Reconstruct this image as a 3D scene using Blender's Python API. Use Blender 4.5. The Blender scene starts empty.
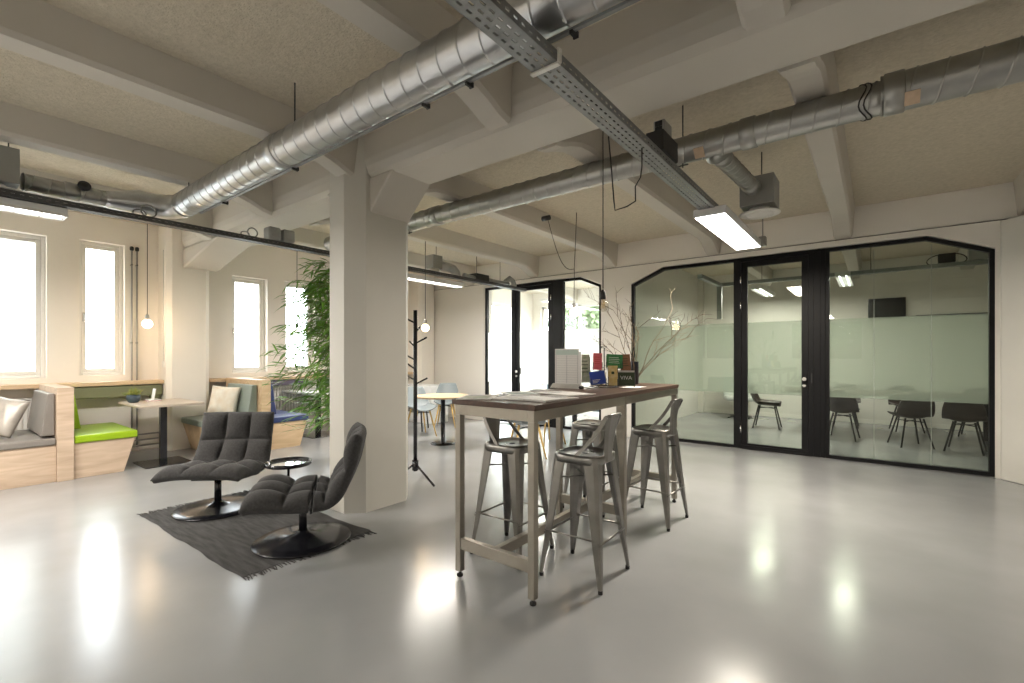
import bpy, bmesh, math, random
from mathutils import Vector, Matrix
random.seed(7)
PI = math.pi
S = bpy.context.scene
COL = S.collection

# ------------------------------------------------------------------ materials
def new_mat(name):
    m = bpy.data.materials.new(name); m.use_nodes = True
    nt = m.node_tree
    for n in list(nt.nodes):
        nt.nodes.remove(n)
    out = nt.nodes.new('ShaderNodeOutputMaterial')
    return m, nt, out

def mat(name, col, rough=0.5, metal=0.0, var=0.0, vscale=6.0, bump=0.0, bscale=40.0, col2=None,
        coat=0.0, spec=0.5, stretch=(1, 1, 1), bdetail=4.0, rvar=0.0, sheen=0.0, trans=0.0):
    m, nt, out = new_mat(name)
    b = nt.nodes.new('ShaderNodeBsdfPrincipled')
    nt.links.new(b.outputs[0], out.inputs[0])
    b.inputs['Base Color'].default_value = (*col, 1)
    b.inputs['Roughness'].default_value = rough
    b.inputs['Metallic'].default_value = metal
    b.inputs['Specular IOR Level'].default_value = spec
    if coat:
        b.inputs['Coat Weight'].default_value = coat
        b.inputs['Coat Roughness'].default_value = 0.08
    if sheen:
        b.inputs['Sheen Weight'].default_value = sheen
    tc = nt.nodes.new('ShaderNodeTexCoord')
    mp = nt.nodes.new('ShaderNodeMapping')
    mp.inputs['Scale'].default_value = stretch
    nt.links.new(tc.outputs['Object'], mp.inputs[0])
    if var or col2 or rvar:
        n = nt.nodes.new('ShaderNodeTexNoise')
        n.inputs['Scale'].default_value = vscale
        n.inputs['Detail'].default_value = 6
        nt.links.new(mp.outputs[0], n.inputs['Vector'])
        if var or col2:
            r = nt.nodes.new('ShaderNodeValToRGB')
            c2 = col2 or tuple(max(0, c * (1 - var)) for c in col)
            r.color_ramp.elements[0].position = .3
            r.color_ramp.elements[1].position = .7
            r.color_ramp.elements[0].color = (*c2, 1)
            r.color_ramp.elements[1].color = (*col, 1)
            nt.links.new(n.outputs['Fac'], r.inputs[0])
            nt.links.new(r.outputs[0], b.inputs['Base Color'])
        if rvar:
            mr = nt.nodes.new('ShaderNodeMapRange')
            mr.inputs[1].default_value = .3; mr.inputs[2].default_value = .7
            mr.inputs[3].default_value = rough - rvar; mr.inputs[4].default_value = rough + rvar
            nt.links.new(n.outputs['Fac'], mr.inputs[0])
            nt.links.new(mr.outputs[0], b.inputs['Roughness'])
    if bump:
        n2 = nt.nodes.new('ShaderNodeTexNoise')
        n2.inputs['Scale'].default_value = bscale
        n2.inputs['Detail'].default_value = bdetail
        nt.links.new(mp.outputs[0], n2.inputs['Vector'])
        bp = nt.nodes.new('ShaderNodeBump')
        bp.inputs['Strength'].default_value = bump
        bp.inputs['Distance'].default_value = .01
        nt.links.new(n2.outputs['Fac'], bp.inputs['Height'])
        nt.links.new(bp.outputs[0], b.inputs['Normal'])
    return m

def glass_mat(name, tint, refl=1.0):
    """thin architectural glass: clear with a tint, fresnel mirror on top"""
    m, nt, out = new_mat(name)
    t = nt.nodes.new('ShaderNodeBsdfTransparent'); t.inputs[0].default_value = (*tint, 1)
    g = nt.nodes.new('ShaderNodeBsdfGlossy'); g.inputs['Roughness'].default_value = 0.0
    g.inputs[0].default_value = (refl, refl, refl, 1)
    f = nt.nodes.new('ShaderNodeFresnel'); f.inputs[0].default_value = 1.55
    mx = nt.nodes.new('ShaderNodeMixShader')
    geo = nt.nodes.new('ShaderNodeNewGeometry'); sub = nt.nodes.new('ShaderNodeMath'); sub.operation = 'SUBTRACT'; sub.inputs[0].default_value = 1
    mul = nt.nodes.new('ShaderNodeMath'); mul.operation = 'MULTIPLY'     # mirror only where light enters the sheet
    nt.links.new(geo.outputs['Backfacing'], sub.inputs[1]); nt.links.new(sub.outputs[0], mul.inputs[0]); nt.links.new(f.outputs[0], mul.inputs[1])
    nt.links.new(mul.outputs[0], mx.inputs[0]); nt.links.new(t.outputs[0], mx.inputs[1]); nt.links.new(g.outputs[0], mx.inputs[2])
    nt.links.new(mx.outputs[0], out.inputs[0])
    return m

def frost_mat(name, col, see):
    m, nt, out = new_mat(name)
    t = nt.nodes.new('ShaderNodeBsdfTransparent'); t.inputs[0].default_value = (.95, .98, .95, 1)
    d = nt.nodes.new('ShaderNodeBsdfTranslucent'); d.inputs[0].default_value = (*col, 1)
    df = nt.nodes.new('ShaderNodeBsdfDiffuse'); df.inputs[0].default_value = (*col, 1)
    a = nt.nodes.new('ShaderNodeMixShader'); a.inputs[0].default_value = .35
    nt.links.new(d.outputs[0], a.inputs[1]); nt.links.new(df.outputs[0], a.inputs[2])
    b = nt.nodes.new('ShaderNodeMixShader'); b.inputs[0].default_value = see
    nt.links.new(a.outputs[0], b.inputs[1]); nt.links.new(t.outputs[0], b.inputs[2])
    nt.links.new(b.outputs[0], out.inputs[0])
    return m

def emit_mat(name, col, s):
    m, nt, out = new_mat(name)
    e = nt.nodes.new('ShaderNodeEmission'); e.inputs[0].default_value = (*col, 1); e.inputs[1].default_value = s
    nt.links.new(e.outputs[0], out.inputs[0])
    return m

def wood_mat(name, c1, c2, rough=.5, along='y', scale=3.0, coat=0):
    m, nt, out = new_mat(name)
    b = nt.nodes.new('ShaderNodeBsdfPrincipled'); nt.links.new(b.outputs[0], out.inputs[0])
    b.inputs['Roughness'].default_value = rough
    b.inputs['Coat Weight'].default_value = coat
    b.inputs['Coat Roughness'].default_value = .12
    tc = nt.nodes.new('ShaderNodeTexCoord'); mp = nt.nodes.new('ShaderNodeMapping')
    st = {'x': (.12, 1, 1), 'y': (1, .12, 1), 'z': (1, 1, .12)}[along]
    mp.inputs['Scale'].default_value = st
    nt.links.new(tc.outputs['Object'], mp.inputs[0])
    n = nt.nodes.new('ShaderNodeTexNoise'); n.inputs['Scale'].default_value = scale * 8; n.inputs['Detail'].default_value = 8
    n.inputs['Distortion'].default_value = 1.2
    nt.links.new(mp.outputs[0], n.inputs['Vector'])
    r = nt.nodes.new('ShaderNodeValToRGB')
    r.color_ramp.elements[0].position = .3; r.color_ramp.elements[1].position = .72
    r.color_ramp.elements[0].color = (*c1, 1); r.color_ramp.elements[1].color = (*c2, 1)
    nt.links.new(n.outputs['Fac'], r.inputs[0]); nt.links.new(r.outputs[0], b.inputs['Base Color'])
    bp = nt.nodes.new('ShaderNodeBump'); bp.inputs['Strength'].default_value = .12; bp.inputs['Distance'].default_value = .004
    nt.links.new(n.outputs['Fac'], bp.inputs['Height']); nt.links.new(bp.outputs[0], b.inputs['Normal'])
    return m

M = dict(
    floor=mat('grey_epoxy', (.325, .33, .335), .20, var=.14, vscale=1.3, bump=.02, bscale=3.0, spec=.62, rvar=.045, bdetail=2),
    plaster=mat('cream_plaster', (.84, .79, .72), .85, var=.04, vscale=1.2, bump=.06, bscale=18),
    concrete=mat('painted_concrete', (.57, .535, .475), .75, var=.07, vscale=1.6, bump=.10, bscale=14),
    column=mat('painted_column', (.62, .60, .545), .6, var=.05, vscale=2.2, bump=.06, bscale=12),
    ceiling=mat('sprayed_ceiling', (.61, .545, .435), .95, col2=(.51, .455, .355), vscale=34, bump=.9, bscale=55),
    wfar=mat('white_plaster', (.74, .71, .66), .8, var=.03, vscale=1.5, bump=.04, bscale=16),
    blackframe=mat('black_steel', (.008, .008, .009), .45, spec=.2, var=.3, vscale=8),
    glass=glass_mat('partition_glass', (.87, .92, .87)),
    wglass=glass_mat('window_glass', (.97, .98, .97)),
    bulbglass=glass_mat('bulb_glass', (.90, .88, .84)),
    frost=frost_mat('frosted_film', (.60, .62, .58), .62),
    frost2=frost_mat('frosted_film_bright', (.95, .96, .96), .12), glassclear=glass_mat('clear_partition_glass', (.96, .98, .97)),
    whiteframe=mat('white_window_paint', (.78, .75, .70), .4, var=.03),
    duct=mat('galvanised_steel', (.60, .61, .62), .33, 1.0, var=.16, vscale=9, bump=.02, bscale=6, rvar=.05, bdetail=1),
    ductold=mat('dull_galvanised_steel', (.42, .42, .40), .42, 1.0, var=.2, vscale=7, bump=.02, bscale=6, rvar=.05, bdetail=1),
    tray=mat('grey_tray_steel', (.30, .31, .31), .45, .75, var=.2, vscale=12),
    traydark=mat('dark_tray_steel', (.10, .10, .10), .5, .6, var=.2, vscale=12),
    darkmetal=mat('dark_metal', (.03, .03, .03), .5, .3, var=.2),
    unit=mat('grey_sheet_metal', (.33, .33, .31), .55, .3, var=.1, vscale=5),
    diffuser=mat('white_enamel', (.72, .70, .66), .4, var=.03),
    tape=mat('beige_tape', (.62, .47, .33), .7, var=.15, vscale=30),
    cable=mat('black_cable', (.02, .02, .02), .6),
    led=emit_mat('led_panel', (1.0, .98, .94), 9.0),
    ledhouse=mat('white_housing', (.70, .70, .69), .45),
    tube=emit_mat('tube_light', (1, .98, .95), 5.0),
    bulb=emit_mat('warm_bulb', (1.0, .74, .45), 9.0),
    filament=mat('brass', (.55, .38, .15), .35, 1.0),
    fabric=mat('charcoal_fabric', (.050, .048, .048), .95, col2=(.030, .029, .029), vscale=60, bump=.3, bscale=260, sheen=.12),
    blackgloss=mat('black_lacquer', (.012, .012, .016), .22, .2, spec=.6, var=.2),
    mirror=mat('mirror_glass', (.85, .86, .86), .06, .9),
    rug=mat('charcoal_wool', (.085, .083, .082), .98, col2=(.035, .034, .033), vscale=5.0, stretch=(1, 7, 1), bump=.6, bscale=160),
    steel=mat('brushed_steel', (.38, .35, .30), .38, .9, var=.16, vscale=10, bump=.04, bscale=60, rvar=.06),
    gun=mat('galvanised_gunmetal', (.29, .28, .265), .32, 1.0, var=.28, vscale=7, bump=.015, bscale=20, rvar=.05),
    rubber=mat('black_rubber', (.015, .015, .015), .8),
    walnut=wood_mat('walnut', (.040, .021, .014), (.085, .042, .024), .42, 'y', 2.0),
    ply=wood_mat('pale_plywood', (.47, .35, .25), (.64, .50, .38), .55, 'y', 1.6),
    oak=wood_mat('light_oak', (.52, .37, .22), (.68, .51, .33), .5, 'y', 1.5),
    greyoak=wood_mat('greyed_oak', (.42, .35, .28), (.55, .47, .39), .45, 'y', 1.8),
    yellowwood=wood_mat('honey_wood', (.62, .40, .12), (.74, .50, .18), .5, 'z', 2),
    lime=mat('lime_vinyl', (.30, .47, .012), .32, var=.06, vscale=4),
    olive=mat('olive_vinyl', (.20, .205, .115), .5, var=.1),
    taupe=mat('taupe_vinyl', (.225, .205, .185), .38, var=.08, vscale=5),
    sage=mat('sage_vinyl', (.26, .31, .275), .5, var=.08),
    blue=mat('navy_vinyl', (.035, .055, .17), .36, var=.12),
    satin=mat('silver_satin', (.50, .46, .41), .38, .15, var=.2, vscale=9, bump=.5, bscale=14),
    cream=mat('cream_fabric', (.74, .64, .50), .9, col2=(.82, .78, .70), vscale=9, bump=.3, bscale=120),
    radiator=mat('radiator_white', (.72, .70, .66), .4),
    pipe=mat('grey_pipe', (.34, .33, .31), .4, .3),
    potblue=mat('slate_ceramic', (.05, .075, .10), .35),
    succ=mat('succulent_green', (.13, .20, .045), .5, col2=(.30, .28, .05), vscale=30),
    leaf=mat('bamboo_leaf', (.20, .40, .05), .45, col2=(.07, .19, .025), vscale=9),
    cane=mat('bamboo_cane', (.20, .16, .07), .5),
    basket=mat('dark_planter', (.05, .048, .045), .7, var=.2),
    paper=mat('white_paper', (.78, .77, .75), .6, var=.03),
    paper2=mat('grey_paper', (.50, .48, .45), .6, col2=(.68, .66, .63), vscale=9),
    paperline=mat('grey_print', (.36, .36, .38), .6),
    header=mat('pale_green_print', (.52, .62, .57), .6),
    pink=mat('coral_print', (.70, .13, .15), .5), greenp=mat('green_print', (.06, .27, .09), .5, var=.4, vscale=40),
    yellowp=mat('ochre_print', (.58, .38, .08), .5, col2=(.74, .62, .34), vscale=20), brownp=mat('brown_print', (.34, .15, .07), .5, var=.3, vscale=30),
    bluep=mat('royal_print', (.010, .045, .34), .45), darkp=mat('dark_green_print', (.035, .055, .020), .5, var=.3, vscale=20),
    photo=mat('leaf_photo_print', (.17, .24, .13), .5, col2=(.42, .40, .34), vscale=28), redp=mat('red_print', (.55, .06, .04), .5),
    vase=mat('navy_vase', (.015, .020, .035), .3),
    twig=mat('pale_twig', (.19, .135, .075), .8, col2=(.08, .06, .04), vscale=20),
    shell=mat('brown_leather_shell', (.040, .028, .022), .45, var=.2), shellgrey=mat('grey_plastic_shell', (.26, .30, .32), .45),
    shellpale=mat('pale_fabric_shell', (.50, .52, .49), .8), darkwood=wood_mat('dark_table_wood', (.06, .04, .03), (.12, .08, .06), .4, 'x', 2),
    screen=mat('screen_black', (.010, .011, .011), .18), sofa=mat('slate_blue_fabric', (.10, .14, .17), .9, var=.1),
    foliage=mat('tree_leaves', (.20, .25, .13), .7, col2=(.11, .15, .07), vscale=3), bark=mat('tree_bark', (.14, .10, .07), .9, var=.3),
    street=mat('pale_paving', (.40, .40, .38), .9, var=.1), housewall=mat('pale_brick', (.52, .50, .46), .9, var=.1), brick=mat('dark_brick', (.13, .085, .065), .9, var=.3, vscale=3),
    socket=mat('white_plastic', (.75, .73, .70), .4), chrome=mat('satin_chrome', (.75, .75, .74), .2, 1.0),
    joint=mat('silicone_joint', (.34, .38, .34), .4), white=mat('white_laminate', (.78, .78, .77), .4), hole=mat('slot_shadow_black', (.02, .02, .02), .9),
)

# ------------------------------------------------------------------ mesh helpers
def BM():
    return bmesh.new()

def box(bm, x0, y0, z0, x1, y1, z1, bev=0.0, seg=2):
    vs = [bm.verts.new(p) for p in ((x0,y0,z0),(x1,y0,z0),(x1,y1,z0),(x0,y1,z0),(x0,y0,z1),(x1,y0,z1),(x1,y1,z1),(x0,y1,z1))]
    fs = [bm.faces.new([vs[i] for i in f]) for f in ((3,2,1,0),(4,5,6,7),(0,1,5,4),(1,2,6,5),(2,3,7,6),(3,0,4,7))]
    if bev:
        es = list({e for f in fs for e in f.edges})
        bmesh.ops.bevel(bm, geom=es, offset=bev, segments=seg, affect='EDGES', profile=.5)
    return vs

def prism(bm, pts, axis, a, b, bev=0.0, seg=2):
    """pts: 2-D polygon in the two remaining axes, extruded along axis from a to b"""
    def P(p, t):
        if axis == 'x': return (t, p[0], p[1])
        if axis == 'y': return (p[0], t, p[1])
        return (p[0], p[1], t)
    A = [bm.verts.new(P(p, a)) for p in pts]; B = [bm.verts.new(P(p, b)) for p in pts]
    n = len(pts)
    fs = [bm.faces.new(A), bm.faces.new(B[::-1])]
    for i in range(n):
        fs.append(bm.faces.new((A[i], B[i], B[(i+1) % n], A[(i+1) % n])))
    bmesh.ops.recalc_face_normals(bm, faces=fs)
    if bev:
        es = list({e for f in fs for e in f.edges})
        bmesh.ops.bevel(bm, geom=es, offset=bev, segments=seg, affect='EDGES', profile=.5)

def frame_of(d):
    d = Vector(d).normalized()
    u = d.cross(Vector((0, 0, 1)))
    if u.length < 1e-3: u = d.cross(Vector((0, 1, 0)))
    u.normalize(); v = u.cross(d).normalized()
    return u, v

def tube(bm, pts, r, n=10, cap=True, smooth=True):
    pts = [Vector(p) for p in pts]
    rs = r if isinstance(r, (list, tuple)) else [r] * len(pts)
    rings = []; u = v = None
    for i, p in enumerate(pts):
        if i == 0: d = pts[1] - p
        elif i == len(pts) - 1: d = p - pts[i-1]
        else: d = (pts[i+1] - p).normalized() + (p - pts[i-1]).normalized()
        if d.length < 1e-6: d = Vector((0, 0, 1))
        d.normalize()
        if u is None: u, v = frame_of(d)
        else:
            u = (u - d * u.dot(d)).normalized(); v = d.cross(u).normalized() * (1 if True else 1)
            v = u.cross(d).normalized()
        rings.append([bm.verts.new(p + rs[i] * (math.cos(2*PI*k/n) * u + math.sin(2*PI*k/n) * v)) for k in range(n)])
    for a, b in zip(rings, rings[1:]):
        for k in range(n):
            f = bm.faces.new((a[k], a[(k+1) % n], b[(k+1) % n], b[k])); f.smooth = smooth
    if cap:
        bm.faces.new(rings[0][::-1]); bm.faces.new(rings[-1])

def lathe(bm, prof, c=(0, 0, 0), n=28, smooth=True):
    """prof: (r, z) from bottom to top"""
    rings = []
    for r, z in prof:
        if r < 1e-5:
            rings.append([bm.verts.new((c[0], c[1], c[2] + z))])
        else:
            rings.append([bm.verts.new((c[0] + r*math.cos(2*PI*k/n), c[1] + r*math.sin(2*PI*k/n), c[2] + z)) for k in range(n)])
    for a, b in zip(rings, rings[1:]):
        for k in range(n):
            k2 = (k+1) % n
            if len(a) == 1 and len(b) == 1: continue
            if len(a) == 1: f = bm.faces.new((a[0], b[k2], b[k]))
            elif len(b) == 1: f = bm.faces.new((a[k], a[k2], b[0]))
            else: f = bm.faces.new((a[k], a[k2], b[k2], b[k]))
            f.smooth = smooth
    if len(rings[0]) > 1: bm.faces.new(rings[0][::-1])
    if len(rings[-1]) > 1: bm.faces.new(rings[-1])

def loft(bm, secs, smooth=False):
    rings = [[bm.verts.new(p) for p in s] for s in secs]
    n = len(rings[0]); fs = []
    for a, b in zip(rings, rings[1:]):
        for k in range(n):
            f = bm.faces.new((a[k], a[(k+1) % n], b[(k+1) % n], b[k])); f.smooth = smooth; fs.append(f)
    fs.append(bm.faces.new(rings[0][::-1])); fs.append(bm.faces.new(rings[-1]))
    bmesh.ops.recalc_face_normals(bm, faces=fs)

def seam_tube(bm, a, b, r, pitch=.137, n=36, h=.0055, collars=()):
    """spiral duct from a to b with raised helical seams"""
    a = Vector(a); b = Vector(b); L = (b - a).length; d = (b - a).normalized(); u, v = frame_of(d)
    ss = []
    k = -1
    while k * pitch < L + pitch:
        for o, hh in ((-.004, 0), (0, 0), (.003, h), (.006, h), (.009, 0), (.013, 0), (.5 * pitch, 0)):
            ss.append((k * pitch + o, hh))
        k += 1
    rings = []
    for s, hh in ss:
        ring = []
        for q in range(n + 1):
            t = min(max(s + pitch * q / n, 0), L)
            th = 2 * PI * q / n
            ring.append(bm.verts.new(a + d * t + (r + hh) * (math.cos(th) * u + math.sin(th) * v)))
        rings.append(ring)
    for A, B in zip(rings, rings[1:]):
        for q in range(n):
            try:
                f = bm.faces.new((A[q], A[q+1], B[q+1], B[q])); f.smooth = True
            except ValueError: pass
    bmesh.ops.remove_doubles(bm, verts=bm.verts, dist=.0004)
    for t in collars:
        tube(bm, [a + d*(t-.05), a + d*(t-.045), a + d*(t+.045), a + d*(t+.05)], [r+.001, r+.009, r+.009, r+.001], n)
    for t in (0, L):
        tube(bm, [a + d*(t-.004), a + d*(t+.004)], r + .002, n)

# ------------------------------------------------------------------ object helpers
def obj(name, bm, m, parent=None, world=False, smooth=None):
    me = bpy.data.meshes.new(name)
    bmesh.ops.recalc_face_normals(bm, faces=bm.faces)
    if world and parent is not None:
        W = parent.matrix_basis if parent.parent is None else parent.parent.matrix_basis @ parent.matrix_basis
        bm.transform(W.inverted())
    bm.to_mesh(me); bm.free()
    o = bpy.data.objects.new(name, me); COL.objects.link(o)
    me.materials.append(M[m] if isinstance(m, str) else m)
    if parent is not None: o.parent = parent
    if smooth is not None:
        for p in me.polygons: p.use_smooth = smooth
    return o

def tag(o, label, cat, group=None):
    o['label'] = label; o['category'] = cat
    if group: o['group'] = group
    return o

def thing(name, label, cat, loc=(0, 0, 0), rz=0, group=None):
    o = bpy.data.objects.new(name, None); COL.objects.link(o)
    o.location = loc; o.rotation_euler = (0, 0, rz); o.empty_display_size = .1
    o.matrix_basis = Matrix.Translation(loc) @ Matrix.Rotation(rz, 4, 'Z')
    return tag(o, label, cat, group)

def struct(name, bm, m, parent=None, label=None):
    o = obj(name, bm, m, parent)
    if parent is None: o['kind'] = 'structure'
    if label: o['label'] = label
    return o

def dup(root, loc, rz, label, group=None):
    r = root.copy(); COL.objects.link(r)
    r.location = loc; r.rotation_euler = (0, 0, rz); r['label'] = label
    if group: r['group'] = group
    for ch in list(root.children):
        c = ch.copy(); COL.objects.link(c); c.parent = r
        for g in list(ch.children):
            k = g.copy(); COL.objects.link(k); k.parent = c
    return r

# ------------------------------------------------------------------ camera
TH = math.atan2(363, 467)
cd = bpy.data.cameras.new('camera'); cam = bpy.data.objects.new('camera', cd); COL.objects.link(cam)
cam.location = (0, 0, 1.37); cam.rotation_euler = (PI/2, 0, TH)
cd.sensor_width = 36; cd.lens = 467 / 1024 * 36; cd.shift_y = 14 / 1024
cd.clip_start = .05; cd.clip_end = 200
S.camera = cam

# ------------------------------------------------------------------ room shell
H = 3.28
XL, XR, YB, YG, YE = -8.4, 3.4, -5.0, 7.46, 11.85
bm = BM(); box(bm, XL-.4, YB-.3, -.12, XR+.3, YE+.3, 0); struct('floor', bm, 'floor')
bm = BM(); box(bm, XL-.4, YB-.3, H, XR+.3, YE+.3, H+.2); struct('ceiling', bm, 'ceiling')

# wall_left with window openings (y0, y1, z0, z1)
WIN = [(-.75, 1.07, 1.08, 2.91), (1.38, 1.86, 1.10, 2.93), (3.26, 3.83, 1.08, 2.70), (4.13, 4.72, 1.08, 2.72), (5.05, 5.65, 1.08, 2.72),
       (8.1, 11.2, .35, 2.85)]
def wall_x(bm, xa, xb, y0, y1, holes):
    ys = sorted({y0, y1, *[h[0] for h in holes], *[h[1] for h in holes]})
    for a, b in zip(ys, ys[1:]):
        hs = [h for h in holes if h[0] <= a + 1e-6 and h[1] >= b - 1e-6]
        if not hs: box(bm, xa, a, 0, xb, b, H)
        else:
            box(bm, xa, a, 0, xb, b, hs[0][2]); box(bm, xa, a, hs[0][3], xb, b, H)
bm = BM(); wall_x(bm, XL-.35, XL, YB, YE, WIN); struct('wall_left', bm, 'plaster')
# rear wall (behind the camera) with two big windows
RW = [(-6.6, -4.4), (-2.5, -.3)]
bm = BM()
xs = [XL-.35, RW[0][0], RW[0][1], RW[1][0], RW[1][1], XR]
for i, (a, b) in enumerate(zip(xs, xs[1:])):
    if i % 2 == 0: box(bm, a, YB-.3, 0, b, YB, H)
    else: box(bm, a, YB-.3, 0, b, YB, 1.2); box(bm, a, YB-.3, 2.6, b, YB, H)
struct('wall_rear', bm, 'plaster')
bm = BM(); box(bm, XR, YB-.3, 0, XR+.3, YE+.3, H); struct('wall_right', bm, 'plaster')
# wall of the meeting rooms
EW = (-8.1, -4.2, .45, 2.85)
bm = BM(); box(bm, XL-.35, YE, 0, EW[0], YE+.3, H); box(bm, EW[1], YE, 0, XR, YE+.3, H)
box(bm, EW[0], YE, 0, EW[1], YE+.3, EW[2]); box(bm, EW[0], YE, EW[3], EW[1], YE+.3, H); struct('wall_meeting_end', bm, 'wfar')
r = bpy.data.objects.new('window_13', None); COL.objects.link(r); r['kind'] = 'structure'
bm = BM()
for xa in (-8.1, -6.83, -5.53, -4.27): box(bm, xa, YE+.10, EW[2], xa+.07, YE+.16, EW[3])
box(bm, EW[0], YE+.10, EW[2], EW[1], YE+.16, EW[2]+.07); box(bm, EW[0], YE+.10, EW[3]-.07, EW[1], YE+.16, EW[3]); obj('window_frame', bm, 'whiteframe', r)
bm = BM(); box(bm, EW[0]+.05, YE+.12, EW[2]+.05, EW[1]-.05, YE+.126, EW[3]-.05); obj('pane', bm, 'wglass', r)
bm = BM(); box(bm, -3.66, YG+.2, 0, -3.40, YE, H); struct('wall_meeting_side', bm, 'wfar')

# wall_far : solid pieces round the two glazed openings
YF = YG - .03
O1 = (-3.237, 1.06, 2.80, -2.70, .49, 2.57)
O2 = (-6.50, -3.795, 2.80, None, -4.215, 2.62)
bm = BM()
box(bm, XL, YF, 0, O2[0], YG+.2, 2.88)
box(bm, O2[1], YF, 0, O1[0], YG+.2, 2.88)
box(bm, O1[1], YF, 0, XR, YG+.2, 2.88)
box(bm, O2[0], YF, 2.80, O2[1], YG+.2, 2.88)
box(bm, O1[0], YF, 2.80, O1[1], YG+.2, 2.88)
prism(bm, [(O1[0], O1[5]), (O1[3], 2.80), (O1[0], 2.80)], 'y', YF, YG+.2)
prism(bm, [(O1[1], O1[5]), (O1[1], 2.80), (O1[4], 2.80)], 'y', YF, YG+.2)
prism(bm, [(O2[1], O2[5]), (O2[1], 2.80), (O2[4], 2.80)], 'y', YF, YG+.2)
struct('wall_far', bm, 'wfar')
bm = BM(); box(bm, XL, YF+.012, 2.886, XR, YG+.2, H, .0); struct('trim_1', bm, 'wfar')
bm = BM(); box(bm, XL, YF-.002, 2.874, XR, YF+.02, 2.880); struct('trim_2', bm, 'hole')
# engaged octagonal pillar at the right end of the glass wall
bm = BM(); prism(bm, [(1.10, YF), (1.10, YF-.05), (1.27, YF-.24), (1.75, YF-.24), (1.92, YF-.05), (1.92, YF)], 'z', 0, 2.86, .012)
struct('wall_pillar', bm, 'column')

# pilasters on the window wall
for y0, y1 in ((2.25, 2.80), (6.95, YF)):
    bm = BM(); prism(bm, [(XL, y0), (XL+.34, y0), (XL+.40, y0+.06), (XL+.40, y1-.06), (XL+.34, y1), (XL, y1)], 'z', 0, H)
    struct('wall_pilaster', bm, 'plaster')

# main beam
BY0, BY1, BZ = 2.42, 2.92, 2.925
def main_beam(y0, y1):
    bm = BM()
    c = .09
    sec = [(y0, H+.02), (y0, BZ+c+.06), (y0+.012, BZ+c), (y0+.035, BZ+.035), (y0+.085, BZ), (y1-.03, BZ), (y1, BZ+.03), (y1, H+.02)]
    prism(bm, sec, 'x', XL, XR)
    return bm
struct('ceiling_beam', main_beam(BY0, BY1), 'concrete')
struct('ceiling_beam', main_beam(-2.55, -2.05), 'concrete')
# haunch at the pilaster
bm = BM(); prism(bm, [(XL+.38, 2.66), (XL+.46, 2.665), (XL+1.75, BZ+.01), (XL+.38, BZ+.01)], 'y', 2.44, 2.90, .02)
struct('beam_haunch', bm, 'concrete')

# column with capital and haunches
bm = BM()
cx0, cx1, cy0, cy1, ch = -3.985, -3.50, 2.30, 3.00, .13
oct_ = [(cx0+ch, cy0), (cx1-ch, cy0), (cx1, cy0+ch), (cx1, cy1-ch), (cx1-ch, cy1), (cx0+ch, cy1), (cx0, cy1-ch), (cx0, cy0+ch)]
prism(bm, oct_, 'z', 0, H+.01)
struct('column', bm, 'column')
bm = BM(); prism(bm, [(cx1-.02, 2.60), (cx1+.02, 2.66), (cx1+.31, BZ+.01), (cx1-.02, BZ+.01)], 'y', BY0+.05, BY1-.01, .015)
struct('beam_haunch', bm, 'concrete')
bm = BM(); prism(bm, [(cx0+.02, 2.72), (cx0-.02, 2.76), (cx0-.22, BZ+.01), (cx0+.02, BZ+.01)], 'y', BY0+.05, BY1-.01, .015)
struct('beam_haunch', bm, 'concrete')

# joists
JX = [-6.90, -5.24, -3.60, -1.93, -.33, 1.33, 2.95]
SZ = 3.045
def joist(x, spans):
    bm = BM()
    w = .10; t = .035
    for (y0, y1, h0, h1) in spans:
        yy = [y0, y0+.10, y0+.22, y0+.36, y0+.50, y1-.50, y1-.36, y1-.22, y1-.10, y1]
        dz = [h0, h0*.82, h0*.45, h0*.12, 0, 0, h1*.12, h1*.45, h1*.82, h1]
        secs = []
        for y, d in zip(yy, dz):
            z = SZ - d
            secs.append([(x-w-.03, y, H+.02), (x-w, y, z+.03), (x-w+.02, y, z), (x+w-.02, y, z), (x+w, y, z+.03), (x+w+.03, y, H+.02)])
        loft(bm, secs)
    o = struct('ceiling_joist', bm, 'concrete')
for x in JX:
    joist(x - .07, [(YB, -2.56, .05, .13), (-2.04, BY0+.01, .13, .14)])
    joist(x, [(BY1-.01, YF+.02, .13, .16), (YG+.19, YE, .1, .1)])

# baseboards: thin strip in the wall's plaster colour along the far wall
bm = BM(); box(bm, XL, YF-.012, 0, O2[0], YF, .07); struct('baseboard_far', bm, 'wfar')

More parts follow.
